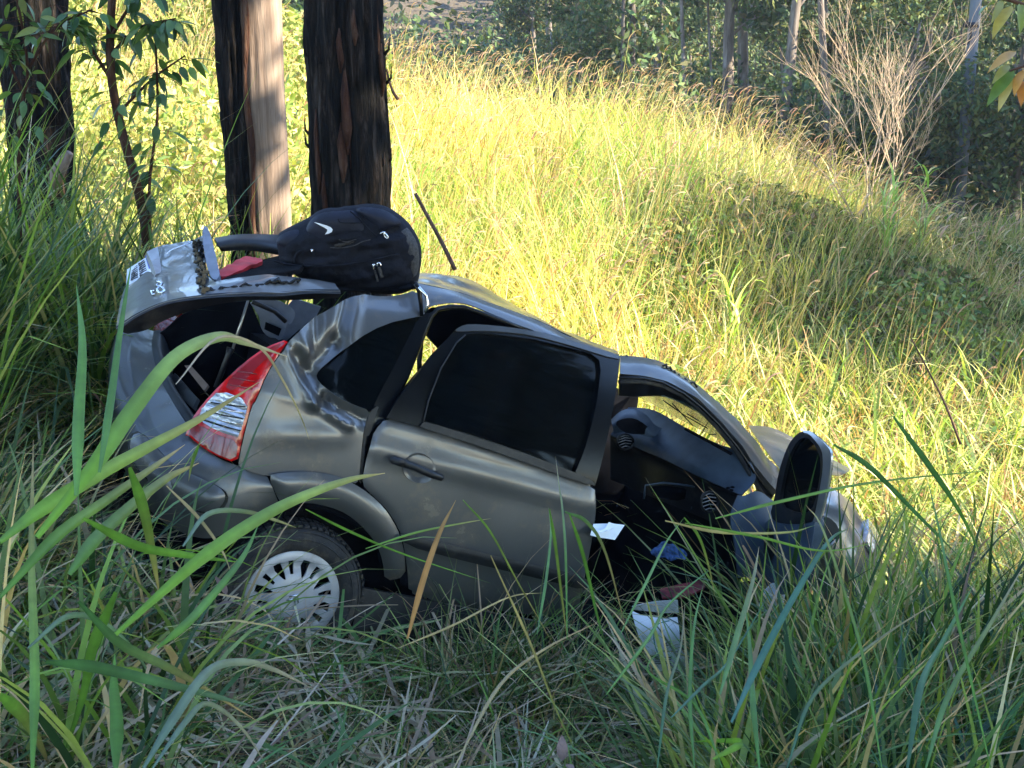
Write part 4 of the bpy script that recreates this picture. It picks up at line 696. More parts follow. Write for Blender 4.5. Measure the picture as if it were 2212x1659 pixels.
# ------------------------------------------------------------------ trees
def barkmat(name, stops, sc=(9, 9, 1.3), bump=1.0, scale=2.2, rough=.95):
    m = bpy.data.materials.new(name); m.use_nodes = True; T = m.node_tree; b = T.nodes['Principled BSDF']; b.inputs['Roughness'].default_value = rough
    tc = T.nodes.new('ShaderNodeTexCoord'); mp = T.nodes.new('ShaderNodeMapping'); mp.inputs['Scale'].default_value = sc; T.links.new(tc.outputs['Object'], mp.inputs[0])
    n1 = T.nodes.new('ShaderNodeTexNoise'); n1.inputs['Scale'].default_value = scale; n1.inputs['Detail'].default_value = 9; n1.inputs['Roughness'].default_value = .68; n1.inputs['Distortion'].default_value = .6; T.links.new(mp.outputs[0], n1.inputs[0])
    r = T.nodes.new('ShaderNodeValToRGB'); e = r.color_ramp.elements; b.inputs['Specular IOR Level'].default_value = .15; e[0].position, e[0].color = stops[0][0], (*stops[0][1], 1); e[1].position, e[1].color = stops[-1][0], (*stops[-1][1], 1)
    for p, c_ in stops[1:-1]: q = e.new(p); q.color = (*c_, 1)
    T.links.new(n1.outputs[0], r.inputs[0]); T.links.new(r.outputs[0], b.inputs['Base Color'])
    n2 = T.nodes.new('ShaderNodeTexNoise'); n2.inputs['Scale'].default_value = scale*5; n2.inputs['Detail'].default_value = 6; T.links.new(mp.outputs[0], n2.inputs[0])
    bm = T.nodes.new('ShaderNodeBump'); bm.inputs['Strength'].default_value = bump; bm.inputs['Distance'].default_value = .02; T.links.new(n2.outputs[0], bm.inputs['Height']); T.links.new(bm.outputs[0], b.inputs['Normal'])
    return m
char = barkmat('charred_bark', [(.32, (.002, .002, .003)), (.47, (.006, .006, .006)), (.56, (.018, .013, .011)), (.7, (.06, .052, .048))])
redbark = barkmat('reddish_bark', [(.3, (.012, .006, .005)), (.5, (.05, .022, .014)), (.7, (.11, .07, .05))])
palewood = barkmat('pale_wood', [(.3, (.12, .085, .065)), (.5, (.22, .165, .135)), (.7, (.31, .25, .21))], sc=(9, 9, .5), bump=.35)
eucbark = barkmat('pale_smooth_bark', [(.35, (.08, .065, .055)), (.55, (.18, .155, .14)), (.7, (.30, .28, .26))], sc=(4, 4, .6), bump=.3)
def trunk_geo(p0, p1, r0, r1, ns=72, nh=150, ridge=.02, seed=0, wob=.03, arc=(0, 2*math.pi)):
    p0, p1 = map(np.array, (p0, p1)); V = []; L = np.linalg.norm(p1-p0)
    for i in range(nh+1):
        t = i/nh; c_ = p0+(p1-p0)*t+np.array([noise.noise(Vector((t*L*.5, seed, 0))), noise.noise(Vector((t*L*.5, seed, 7))), 0])*wob; r = r0+(r1-r0)*t+.06*r0*max(0, 1-t*L/.5)
        for k in range(ns):
            a_ = arc[0]+(arc[1]-arc[0])*k/ns; q = Vector((math.cos(a_)*3.2, math.sin(a_)*3.2, t*L*.55+seed))
            n_ = noise.fractal(q*1.6, .8, 2.2, 5); rg = 1-abs(noise.noise(q*2.6+Vector((0, 0, 9)))*2)
            rr = r+ridge*(n_*1.3+rg*1.2-.5)+r*.11*noise.noise(Vector((math.cos(a_), math.sin(a_), t*L*.8+seed)))
            V.append(c_+np.array([math.cos(a_)*rr, math.sin(a_)*rr, 0]))
    Fc = [(i*ns+k, i*ns+(k+1) % ns, (i+1)*ns+(k+1) % ns, (i+1)*ns+k) for i in range(nh) for k in range(ns)]
    return V, Fc
def onpx(u, v, y):                    # world point of a sight line at the distance y
    r = ray(u, v); return CAM+r*(y/r[1])
def ztop(u, v, y): return onpx(u, v, y)
# big charred trunk
y1 = 7.15; a_, b_ = onpx(757, 420, y1), onpx(748, 0, y1); d_ = (b_-a_)/(b_[2]-a_[2]); g0 = float(ground(a_[0], y1)); base = a_+d_*(g0-.15-a_[2]); top = a_+d_*(7-a_[2])
T1 = empty('charred_tree', tuple(base), 'thick charred black tree trunk standing straight behind the backpack', 'tree', None)
mk('trunk', *trunk_geo(base, top, .245, .20, 90, 260, .02, 3), char, T1)
rng = random.Random(3)
for (u, v, w_, l_) in [(735, 110, .035, .25), (765, 60, .03, .2), (748, 240, .05, .5), (820, 150, .03, .3), (682, 330, .03, .5), (740, 330, .045, .35), (700, 430, .03, .3)]:
    c_ = onpx(u, v, y1-.215-.02*rng.random()); cx = a_+d_*(c_[2]-a_[2]); dx = c_[0]-cx[0]; c_[1] = cx[1]-math.sqrt(max(.01, .232**2-dx*dx))
    mk('bark_plate', *tube_geo(np.array([c_+np.array([0, 0, -l_/2]), c_+np.array([.004, -.006, -l_/5]), c_+np.array([-.005, -.004, l_/5]), c_+np.array([0, 0, l_/2])]), [.006, w_*.6, w_*.5, .004], 7), redbark, T1)
for k in range(150):
    z_ = rng.uniform(1.0, 4.6); an = rng.uniform(-math.pi*1.05, .05*math.pi); l_ = rng.uniform(.06, .34); rr_ = .222+rng.uniform(0, .012); hw = rng.uniform(.04, .11); c0 = a_+d_*(z_-a_[2]); G_ = []
    for i_ in range(5):
        f_ = i_/4; zz_ = l_*f_; w2 = hw*(1-.5*abs(f_-.5))*rng.uniform(.7, 1.1); G_.append([c0+np.array([math.cos(an+w2*s_)*(rr_-.012*abs(s_)-.015*abs(f_-.5)*2), math.sin(an+w2*s_)*(rr_-.012*abs(s_)-.015*abs(f_-.5)*2), zz_]) for s_ in (-1, 0, 1)])
    V_ = [p_ for q_ in G_ for p_ in q_]; mk('bark_plate', V_, [(3*i_+j_, 3*i_+j_+1, 3*i_+j_+4, 3*i_+j_+3) for i_ in range(4) for j_ in (0, 1)], redbark if k % 13 == 0 else char, T1, smooth=False, thick=.012)
for k in range(12):
    z_ = rng.uniform(1.3, 4.2); an = rng.uniform(-math.pi, 0); c_ = a_+d_*(z_-a_[2])+np.array([math.cos(an)*.23, math.sin(an)*.23, 0]); mk('bark_flake', *tube_geo([c_, c_+np.array([math.cos(an)*.03, math.sin(an)*.02, .03]), c_+np.array([math.cos(an)*.035, math.sin(an)*.04, .10])], [.012, .008, .002], 5), char, T1)
# pale dead trunk, one half charred
y2 = 8.0; a_, b_ = onpx(560, 400, y2), onpx(540, 0, y2); d_ = (b_-a_)/(b_[2]-a_[2]); base = a_+d_*(float(ground(a_[0], y2))-.15-a_[2]); top = a_+d_*(7-a_[2])
T2 = empty('split_tree', tuple(base), 'slimmer split tree trunk, left half charred black, right half bare pale wood', 'tree')
mk('bare_wood', *trunk_geo(base+np.array([.045, .02, 0]), top+np.array([.045, .02, 0]), .155, .145, 60, 200, .006, 8), palewood, T2)
mk('charred_bark', *trunk_geo(base+np.array([-.11, -.05, 0]), top+np.array([-.11, -.05, 0]), .095, .10, 50, 220, .022, 12), char, T2)
mk('split_edge', *tube_geo([base+d_*z_+np.array([-.012+.014*math.sin(z_*7), -.155, 0]) for z_ in np.linspace(.6, 5, 60)], [.012+.012*abs(math.sin(z_*5)) for z_ in np.linspace(.6, 5, 60)], 7), redbark, T2)
# far left dark trunk
y3 = 8.3; a_, b_ = onpx(95, 400, y3), onpx(70, 0, y3); base = a_+(b_-a_)/(b_[2]-a_[2])*(float(ground(a_[0], y3))-.1-a_[2]); top = a_+(b_-a_)/(b_[2]-a_[2])*(7-a_[2])
T3 = empty('leftmost_tree', tuple(base), 'dark burnt tree trunk at the left edge half hidden by weeds', 'tree'); mk('trunk', *trunk_geo(base, top, .21, .19, 60, 160, .03, 21), char, T3)
mk('dead_wood', *tube_geo([onpx(150, 330, y3-.3), onpx(125, 370, y3-.28), onpx(110, 425, y3-.25)], [.03, .05, .03], 8), palewood, T3)
# crowns: leaf faces spread through clumps
def leafcloud(n, centers, radii, size, cols, flat=.7, seed=1, asp=.4, droop=.3):
    R_ = np.random.default_rng(seed); idx = R_.integers(0, len(centers), n); c_ = np.array(centers)[idx]; r_ = np.array(radii)[idx]
    d = R_.normal(size=(n, 3)); d /= np.linalg.norm(d, axis=1)[:, None]; p = c_+d*(r_*R_.random(n)**.45)[:, None]*np.array([1, 1, flat])
    a_ = R_.normal(size=(n, 3)); a_[:, 2] -= droop*2; a_ /= np.linalg.norm(a_, axis=1)[:, None]; b_ = np.cross(a_, R_.normal(size=(n, 3))); b_ /= np.linalg.norm(b_, axis=1)[:, None]
    s = size*(.6+.8*R_.random(n))[:, None]
    V = np.stack([p-a_*s, p+b_*s*asp-a_*s*.1, p+a_*s, p-b_*s*asp-a_*s*.1], 1).reshape(-1, 3); Q = np.arange(4*n).reshape(-1, 4)
    cc = np.array(cols)[R_.integers(0, len(cols), n)]*(1+(R_.random((n, 1))-.5)*.5); return V, Q, np.repeat(cc, 4, 0)
DKG = [(.06, .10, .045), (.08, .13, .05), (.045, .08, .045), (.11, .15, .06), (.14, .13, .07)]
YLG = [(.12, .14, .045), (.18, .18, .06), (.09, .12, .04), (.22, .19, .08)]
def treeproto(seed, h, lean=.3, n=4200, cols=DKG, lsize=.11, spread=1.5, low=.25):
    rg = random.Random(seed); P = [np.array([lean*t*t+.12*math.sin(t*5+seed), .1*math.cos(t*4+seed), h*t]) for t in np.linspace(0, 1, 9)]
    R_ = np.linspace(.11+.004*h, .03, 9); geos = [tube_geo(P, R_, 8)]; cs, rs = [], []
    for k in range(15):
        t = rg.uniform(low, 1); i = min(7, int(t*8)); p = P[i]+(P[i+1]-P[i])*(t*8-i); an = rg.uniform(0, 6.28); l = spread*(1.15-t*.7)*rg.uniform(.5, 1.1)
        q = p+np.array([math.cos(an)*l, math.sin(an)*l, l*.6]); geos.append(tube_geo([p, (p+q)/2+np.array([0, 0, .1]), q], [.035, .022, .01], 5)); cs.append(q); rs.append(rg.uniform(.45, .95)*spread*.7)
        if rg.random() < .6: cs.append((p+q)/2+np.array([rg.uniform(-.4, .4), rg.uniform(-.4, .4), rg.uniform(-.8, .3)])); rs.append(rg.uniform(.3, .6)*spread*.6)
    return join(geos), leafcloud(n, cs, rs, lsize, cols, .85, seed)
protos = []
def make_tree(i, x, y, s, rz, label, group, name='forest_tree', z=None):
    (wood, leaves) = protos[i][:2]; z = float(ground(x, y))-.1 if z is None else z
    t = empty(name, (x, y, z), label, 'tree', group); t['org'] = [0., 0., 0.]; t.rotation_euler[2] = rz; t.scale = (s, s, s)
    for nm, me in (('trunk', wood), ('crown', leaves)):
        o = bpy.data.objects.new(nm, me); COL.objects.link(o); o.parent = t
    return t
for i, (h, n_, cols, ls, sp, low) in enumerate([(9, 9000, DKG, .085, 1.5, .3), (11, 9000, DKG+YLG[:1], .085, 1.6, .35), (7.5, 9000, DKG+YLG, .08, 1.7, .12), (12, 7000, YLG+DKG, .085, 1.4, .45), (4.5, 8000, DKG+YLG[:2], .07, 1.9, .05), (12, 9000, DKG, .22, 3.2, .28)]):
    (wv, wf_), (lv, lq, lc) = treeproto(40+i, h, .3, n_, cols, ls, sp, low)
    ow = mk('trunk', wv, wf_, eucbark if i < 5 else char); ol = big('crown', lv, lq, TREEL, lc, smooth=False)
    protos.append((ow.data, ol.data)); bpy.data.objects.remove(ow); bpy.data.objects.remove(ol)
rg = random.Random(11)
marks = ['behind the left trunks', 'between split and charred trunks', 'just right of the charred trunk', 'above the backpack', 'over the highest grass crest', 'over the middle of the crest', 'where the crest falls', 'left of the bare shrub', 'behind the bare shrub', 'between shrub and pole', 'beyond the pole']
kinds = ['dark dense tree', 'tall dark tree on a pale stem', 'low spreading green tree', 'tall yellow green eucalyptus', 'round bushy dark tree', '']
rows = ['at the wood edge', 'inside the wood', 'deep in the wood', 'uphill']
used = {}
for k in range(64):
    y = 25+38*(k/64)+rg.uniform(-1, 1); x = rg.uniform(-.13, .48)*y if y > 30 else rg.uniform(.12, .5)*y
    if y > 34 and k % 3 == 0: x = rg.uniform(-.5, .1)*y
    if -.11 < x/y < -.01: x = -.16*y if k % 2 else .03*y
    if y < 46 and .1*y < x < .3*y and k % 2: y += 6
    i = rg.choice([0, 1, 2, 3, 4, 2, 0, 4]); s = rg.uniform(.75, 1.25); m_ = marks[int(np.clip(np.searchsorted([-.25, -.17, -.08, 0, .07, .13, .2, .27, .36, .41], x/y), 0, 10))]
    lab = f'{kinds[i]} {rows[0 if y < 32 else 1 if y < 42 else 2 if y < 52 else 3]}, {m_}'
    if lab in used:
        for j_ in (2, 3, 0, 4, 1):
            l2 = lab.replace(kinds[i], kinds[j_])
            if l2 not in used: i, lab = j_, l2; break
    used[lab] = 1
    make_tree(i, x, y, s, rg.uniform(0, 6.28), lab, 'trees of the dark wood')
# pale slender stems that stand out in the dark wood
for (u0, v0, u1, v1, yy, r) in [(1780, 125, 1778, 0, 24.5, .075), (1477, 200, 1477, 0, 27, .05), (1345, 130, 1352, 0, 30, .05), (1690, 160, 1688, 0, 28, .035), (1536, 190, 1534, 0, 27.5, .03)]:
    p = onpx(u0, v0, yy); q = onpx(u1, v1, yy); dd = (q-p)/(q[2]-p[2]); g_ = float(ground(p[0], yy)); b = p+dd*(g_-p[2]); tp = p+dd*(9-p[2])
    t = empty('pale_stem_tree', tuple(b), {1780: 'thickest pale eucalyptus stem, left of the bare shrub top', 1477: 'slender straight pale stem above the grass crest', 1345: 'thin pale stem rising leftmost behind the crest', 1690: 'thin grey stem just left of the thick pale stem', 1536: 'thin pale stem right of the slender straight one'}[u0], 'tree', None)
    mk('trunk', *tube_geo(catmull([b, b+dd*2+np.array([.05, 0, 0]), b+dd*5+np.array([-.06, 0, 0]), tp], 4), np.linspace(r*1.15, r*.7, 13), 10), eucbark, t)
    lv, lq, lc = leafcloud(1500, [tp+np.array([rg.uniform(-1, 1), rg.uniform(-1, 1), rg.uniform(-2.5, .6)]) for _ in range(7)], [.7]*7, .12, YLG+DKG, .9, int(u0)); big('crown', lv, lq, TREEL, lc, parent=t, origin=tuple(b), smooth=False)
# undergrowth masses
def brush(name, n, x0f, x1f, y0, y1, h0, h1, cols, label, size=.09, pw=1):
    y = y0+(y1-y0)*RNG.random(n)**pw; x = (x0f+(x1f-x0f)*RNG.random(n))*y; cl = np.array([noise.noise(Vector((a_*.55, b_*.55, 2))) for a_, b_ in zip(x, y)])
    hh = (h0+(h1-h0)*np.clip(.5+cl*1.3, 0, 1)); fe = np.minimum(ss((x/y-x0f)/(x1f-x0f)+.35*cl, .0, .22), ss((y-y0)/(y1-y0)+.3*cl, 0, .2)) if name == 'field_bushes' else 1; hh = hh*(.35+.65*fe); k = (RNG.random(n) < fe) & (cl > (-.42 if name != 'field_bushes' else -.12)) & ((name != 'hillside_scrub') | (x/y < -.11) | (x/y > -.005) | (y > 75) | (cl > .25)); x, y, hh = x[k], y[k], hh[k]; n = len(x); p = np.stack([x, y, ground(x, y)+hh*RNG.random(n)**.6], 1)
    a_ = RNG.normal(size=(n, 3)); a_ /= np.linalg.norm(a_, axis=1)[:, None]; b_ = np.cross(a_, RNG.normal(size=(n, 3))); b_ /= np.linalg.norm(b_, axis=1)[:, None]; s = (size*(.5+RNG.random(n)))[:, None]
    V = np.stack([p-a_*s, p+b_*s*.45, p+a_*s, p-b_*s*.45], 1).reshape(-1, 3); cc = pal(cols, n, .3)*(1+.5*cl[k])[:, None]
    o = big(name, V, np.arange(4*n).reshape(-1, 4), TREEL, np.repeat(cc, 4, 0), kind='stuff', smooth=False); tag(o, label, 'undergrowth')
brush('forest_undergrowth', 130000, -.2, .5, 23.5, 48, .6, 3.6, DKG+[(.05, .06, .05)], 'dark bushy undergrowth filling the foot of the wood', .085)
brush('hillside_scrub', 60000, -.5, .5, 48, 110, 1.0, 5.0, DKG+[(.05, .06, .05)], 'dark scrub covering the far hillside', .3)
brush('hill_bushes', 42000, -.50, -.10, 15.5, 23, .6, 1.9, [(.20, .24, .06), (.28, .30, .08), (.12, .18, .04), (.36, .34, .12)], 'sunlit yellow green bushes on the hill behind the left trunks', .07)
brush('sunlit_bushes', 15000, -.5, -.15, 9.5, 15, .4, 1.9, [(.24, .30, .07), (.34, .38, .10), (.14, .20, .05), (.42, .40, .16)], 'sunlit leafy bushes filling the gaps between the left trunks', .05)
brush('field_bushes', 15000, .08, .48, 12, 17.5, .15, .9, [(.12, .18, .05), (.16, .22, .06), (.08, .13, .045), (.22, .23, .09), (.16, .12, .07)], 'scrub crossing the right part of the field, dark green for its shade', .045)  # dark greens stand in for the shaded band across the field
brush('crest_vines', 14000, .22, .5, 13, 21, .25, .9, [(.14, .17, .05), (.20, .22, .07), (.08, .11, .03), (.18, .13, .07)], 'low leafy growth over the right part of the field', .06)
# unseen roadside trees: right ones cast shade, those behind camera added to darken reflections
for k, (x, y, s, i) in enumerate([(8.6, 1.6, 1, 5), (8.3, -1.2, .95, 5), (8.8, -4.2, 1, 5), (12.2, -.1, 1.1, 5), (12.5, -3.4, 1.15, 5), (12.0, -6.6, 1.1, 5), (16.2, -2, 1.3, 5), (16.5, -5.6, 1.3, 5), (16.0, -9.0, 1.3, 5), (21, -4, 1.5, 5), (21.5, -8, 1.5, 5),
                                  (15.5, 10.5, .8, 5), (18.5, 14, .6, 5), (17, 18.5, .7, 5), (22.5, 9.5, .8, 5), (24, 17, 1.2, 5), (26, 24, 1.2, 5), (12.2, 13, .48, 5), (12.6, 15.2, .48, 5), (13.2, 17.4, .5, 5), (13.0, 10.8, .5, 5), (-8, -9, 1.1, 5), (-2, -11, 1.1, 5), (1, -8, 1.1, 5), (-5, -7.5, 1.1, 5), (4.5, -10, 1.1, 5), (-13, -7, 1.1, 5)]):
    make_tree(i, x, y, s, k*1.3, 'roadside tree standing outside the view, shading the wreck', 'roadside trees outside the view', 'roadside_tree')
# ------------------------------------------------------------------ utility pole
yp = 24; pb = onpx(2072, 420, yp); pt = onpx(2112, -40, yp); PO = empty('utility_pole', tuple(pb), 'grey leaning wooden pole at the right edge of the wood', 'pole')
pb2 = pb+(pb-pt)*.25; mk('shaft', *tube_geo([pb2, pb2+(pt-pb2)*.5, pt+(pt-pb)*.5], [.135, .12, .10], 14), M['pole'], PO)
c_ = onpx(2104, 55, yp-.12); mk('cable_coil', *tube_geo([c_+np.array([-.16+.10*math.cos(k*.4), -.05, .22*math.sin(k*.4)-.15]) for k in range(17)], .02, 6, False), M['black'], PO)
mk('clamp_band', *tube_geo([c_+np.array([0, .12, -.03]), c_+np.array([0, .12, .06])], [.14, .14], 14), M['black'], PO)
# ------------------------------------------------------------------ bare shrub
def branchy(name, pbase, dirs, L0, r0, yy, m, label, cat, depth=4, seed=5, nb=(2, 3), ang=.5, up=.12):
    rg_ = random.Random(seed); root = empty(name, tuple(pbase), label, cat)
    for d0 in dirs:
        geos = []
        def grow(p, d, L, r, dep):
            d = d/np.linalg.norm(d); pts = [p]; nseg = 3
            for _ in range(nseg):
                d = d+np.array([rg_.uniform(-.12, .12), rg_.uniform(-.12, .12), up*.5]); d /= np.linalg.norm(d); pts.append(pts[-1]+d*L/nseg)
            geos.append(tube_geo(pts, np.linspace(r, r*.72, nseg+1), 5))
            if dep == 0: return
            for j in range(rg_.randint(*nb)):
                ax = np.array([rg_.uniform(-1, 1), rg_.uniform(-.7, .7), rg_.uniform(-.2, .8)]); start = pts[-1] if j < 1 else pts[rg_.choice([1, 2, 3])]
                grow(start, d+ax*ang*1.3, L*rg_.uniform(.55, .85), r*.62, dep-1)
        grow(np.array(pbase), np.array(d0), L0, r0, depth); mk('branch', *join(geos), m, root, smooth=False)
    return root
ys = 15.5; pbs = onpx(1885, 560, ys)
branchy('bare_shrub', pbs, [(-.5, 0, 1), (-.22, .2, 1), (.08, -.1, 1), (.32, .1, 1), (-.05, .1, 1.1)], 1.2, .012, ys, M['twig'], 'leafless pale branched shrub before the dark wood at the right', 'shrub', 4, 9, (2, 4), .62, .05)
# tall cane plants beside it
def caneplant(u, v, yy, h, n, label, seed):
    rs = np.random.default_rng(seed); p = onpx(u, v, yy); p[2] = float(ground(p[0], yy)); root = empty('cane_plant', tuple(p), label, 'plant')
    for k in range(3):
        q = p+np.array([rs.uniform(-.1, .1), rs.uniform(-.1, .1), 0]); tp = q+np.array([rs.uniform(-.1, .15), 0, h*rs.uniform(.8, 1.05)]); mk('stem', *tube_geo([q, (q+tp)/2+np.array([.03, 0, 0]), tp], [.014, .011, .004], 6), M_cane, root)
    for k in range(n):
        z_ = rs.uniform(.25, 1)*h; b = p+np.array([rs.uniform(-.08, .1), rs.uniform(-.08, .08), z_]); col = np.array([SUNG[rs.integers(0, 5)]])*np.array([.8, 1.05, .8])
        v_, q_, c2 = ribbons(b[None], np.array([rs.uniform(0, 6.28)]), np.array([rs.uniform(.45, .8)]), np.array([.15]), np.array([rs.uniform(1.2, 2.6)]), np.array([.04]), 7, col, col*1.2); o = big('leaf', v_, q_, LEAFS, c2, parent=root, origin=tuple(p))
M_cane = mat('cane_stem', (.16, .2, .06), .5)
caneplant(1915, 520, 14.5, 1.35, 22, 'bright green cane plant growing against the bare shrub', 1)
caneplant(1988, 500, 15.0, 1.5, 16, 'tall thin cane plant right of the bare shrub', 2)
caneplant(1580, 620, 12.0, .9, 14, 'leafy cane plant in the field left of the bare shrub', 5)
# ------------------------------------------------------------------ leafy sapling at the upper left and branch at the upper right
def leafmesh(L, w, seed=0):
    ts = np.linspace(0, 1, 8); wd_ = np.sin(np.pi*ts**.75)**.9; V = []; 
    for t, q in zip(ts, wd_):
        z = -.25*L*t*t
        V += [(-w*q*.5, L*t, z+.02*L*q), (0, L*t, z-.015*L), (w*q*.5, L*t, z+.02*L*q)]
    Fc = [(3*i+j, 3*i+j+1, 3*i+j+4, 3*i+j+3) for i in range(7) for j in (0, 1)]; return np.array(V), Fc
def leafobj(root, p, direction, L, w, col, roll=0):
    v_, f_ = leafmesh(L, w); d = Vector(direction).normalized(); q = d.to_track_quat('Y', 'Z'); from mathutils import Quaternion
    q = q @ Quaternion((0, 1, 0), roll); R_ = np.array(q.to_matrix()); v_ = v_@R_.T+np.array(p)
    return big('leaf', v_, f_, BROAD, np.repeat(np.array([col]), len(v_), 0), parent=root, origin=tuple(root['org']))
def sapling(name, stems, n, cols, L, label, cat='sapling', seed=4, barkm=redbark, hang=.8, jit=.12):
    rs = np.random.default_rng(seed); root = empty(name, tuple(stems[0][0][0]), label, cat)
    for P_2, R_2 in stems: mk('stem', *tube_geo(catmull(P_2, 4), np.interp(np.linspace(0, 1, (len(P_2)-1)*4+1), [0, 1], R_2), 8), barkm, root)
    for k in range(n):
        P_2, R_2 = stems[rs.integers(0, len(stems))]; t = rs.uniform(.3, 1)*(len(P_2)-1); i = min(len(P_2)-2, int(t)); p = np.array(P_2[i])*(1-t+i)+np.array(P_2[i+1])*(t-i)
        an = rs.uniform(0, 6.28); d = np.array([math.cos(an), math.sin(an)*.7, rs.uniform(-hang-.6, .35-hang*.3)]); off = p+d*np.array([1, 1, .2])*rs.uniform(.02, jit)
        mk('twig', *tube_geo([p, off], [.0025, .0015], 3), barkm, root); leafobj(root, off, d, L*rs.uniform(.65, 1.3), L*rs.uniform(.3, .45), np.array(cols[rs.integers(0, len(cols))])*rs.uniform(.7, 1.3), rs.uniform(-1, 1))
    return root
yl = 7.0; sp = lambda *L: [onpx(u, v, yl+dy) for u, v, dy in L]
DG2 = [(.05, .11, .04), (.07, .15, .05), (.10, .18, .05), (.04, .09, .04)]
stem0 = [([onpx(330, 760, yl), onpx(312, 480, yl), onpx(255, 250, yl), onpx(238, 120, yl), onpx(245, -60, yl)], (.03, .022)), ([onpx(238, 120, yl), onpx(300, 60, yl-.1), onpx(380, 40, yl-.15)], (.012, .004)), ([onpx(250, 250, yl), onpx(330, 170, yl+.1), onpx(400, 120, yl-.1)], (.01, .004)), ([onpx(245, 180, yl), onpx(180, 80, yl), onpx(120, 10, yl)], (.012, .005)), ([onpx(240, 80, yl), onpx(290, 0, yl-.2), onpx(350, -60, yl)], (.012, .005)), ([onpx(335, 700, yl), onpx(322, 420, yl), onpx(340, 250, yl), onpx(335, 60, yl)], (.012, .006))]
sapling('leafy_sapling', stem0, 170, DG2, .125, 'dark broad leaved sapling with reddish stem between the left trunks')
stem1 = [([onpx(50, 760, 6.2), onpx(40, 300, 6.2), onpx(60, 150, 6.2), onpx(30, -40, 6.2)], (.012, .006)), ([onpx(60, 150, 6.2), onpx(120, 60, 6.2), onpx(200, 20, 6.2)], (.008, .004)), ([onpx(50, 200, 6.2), onpx(0, 100, 6.2), onpx(-40, 60, 6.2)], (.008, .004))]
sapling('weedy_sapling', stem1, 110, DG2+[(.14, .17, .04)], .10, 'thin weedy sapling in front of the leftmost dark trunk', seed=9)
bs = [([onpx(2330, -60, 4.6), onpx(2240, 10, 4.6), onpx(2180, 0, 4.6), onpx(2130, -10, 4.6)], (.012, .004)), ([onpx(2330, 60, 4.6), onpx(2240, 130, 4.6), onpx(2190, 150, 4.6), onpx(2160, 165, 4.6)], (.008, .003))]
OV = sapling('overhanging_branch', bs, 0, DG2, .1, 'leafy branch hanging into the top right corner', 'branch', barkm=M['brownstick'])
for (u, v, u2, v2, w_, c_) in [(2150, 5, 2105, 12, 16, (.12, .2, .04)), (2185, 12, 2140, 62, 22, (.42, .34, .08)), (2205, 5, 2215, 60, 18, (.22, .28, .06)), (2165, 0, 2150, 35, 12, (.3, .3, .08)), (2195, 110, 2140, 135, 18, (.5, .3, .1)), (2190, 150, 2135, 210, 22, (.12, .2, .04)), (2185, 160, 2160, 225, 18, (.5, .42, .16)), (2212, 150, 2185, 190, 18, (.5, .25, .05)), (2210, 175, 2205, 215, 16, (.5, .2, .04)), (2180, 140, 2150, 165, 14, (.3, .3, .08))]:
    p, q = onpx(u, v, 4.6), onpx(u2, v2, 4.5); leafobj(OV, p, q-p, np.linalg.norm(q-p), w_*4.6/F*1.3, c_, rg.uniform(-.6, .6))
# ------------------------------------------------------------------ single long blades in front
def px_blade(root, pts, z, w, col, tip=None, y_is=False, mat_=None):
    P_3 = catmull([at(u, v, zz) for (u, v), zz in zip(pts, np.linspace(z[0], z[1], len(pts)))], 6); n_ = len(P_3); t = np.linspace(0, 1, n_)
    pr = np.minimum(1, .3+t*3)*np.maximum(.05, 1-t**3); wv_ = w*np.mean(z)/F; tip = tip if (tip is not None and rg.random() > .25) else (.30, .2, .1); V_ = []
    for i, p in enumerate(P_3):
        d = P_3[min(i+1, n_-1)]-P_3[max(i-1, 0)]; vd = p-CAM; s = np.cross(d, vd); s /= np.linalg.norm(s)+1e-9; nn = np.cross(s, d); nn /= np.linalg.norm(nn)+1e-9
        s2 = s*.92+nn*.38; s3 = -s*.92+nn*.38; h = wv_*pr[i]*.5; V_ += [p+s2*h, p, p+s3*h]
    Fc = [(3*i+j, 3*i+j+1, 3*i+j+4, 3*i+j+3) for i in range(n_-1) for j in (0, 1)]
    c0 = np.array(col); c1 = np.array(tip if tip is not None else col); C_ = np.repeat(c0*(1-t[:, None]**2)+c1*t[:, None]**2, 3, 0); C_[1::3] *= 1.35; C_ *= (1+.35*np.array([noise.noise(Vector(q*9)) for q in V_]))[:, None]
    return big('leaf', np.array(V_), Fc, mat_ or LEAFH, C_, parent=root, origin=tuple(root['org']))
g1 = (.085, .19, .03); g2 = (.125, .26, .035); g3 = (.045, .12, .045); bl_ = (.10, .16, .11); dr = (.30, .24, .12); pk = (.32, .26, .21)
CA = empty('tall_grass_clump', tuple(onpx(250, 1750, 2.7)), 'large bright green broad bladed grass arching before the rear bumper', 'grass clump')
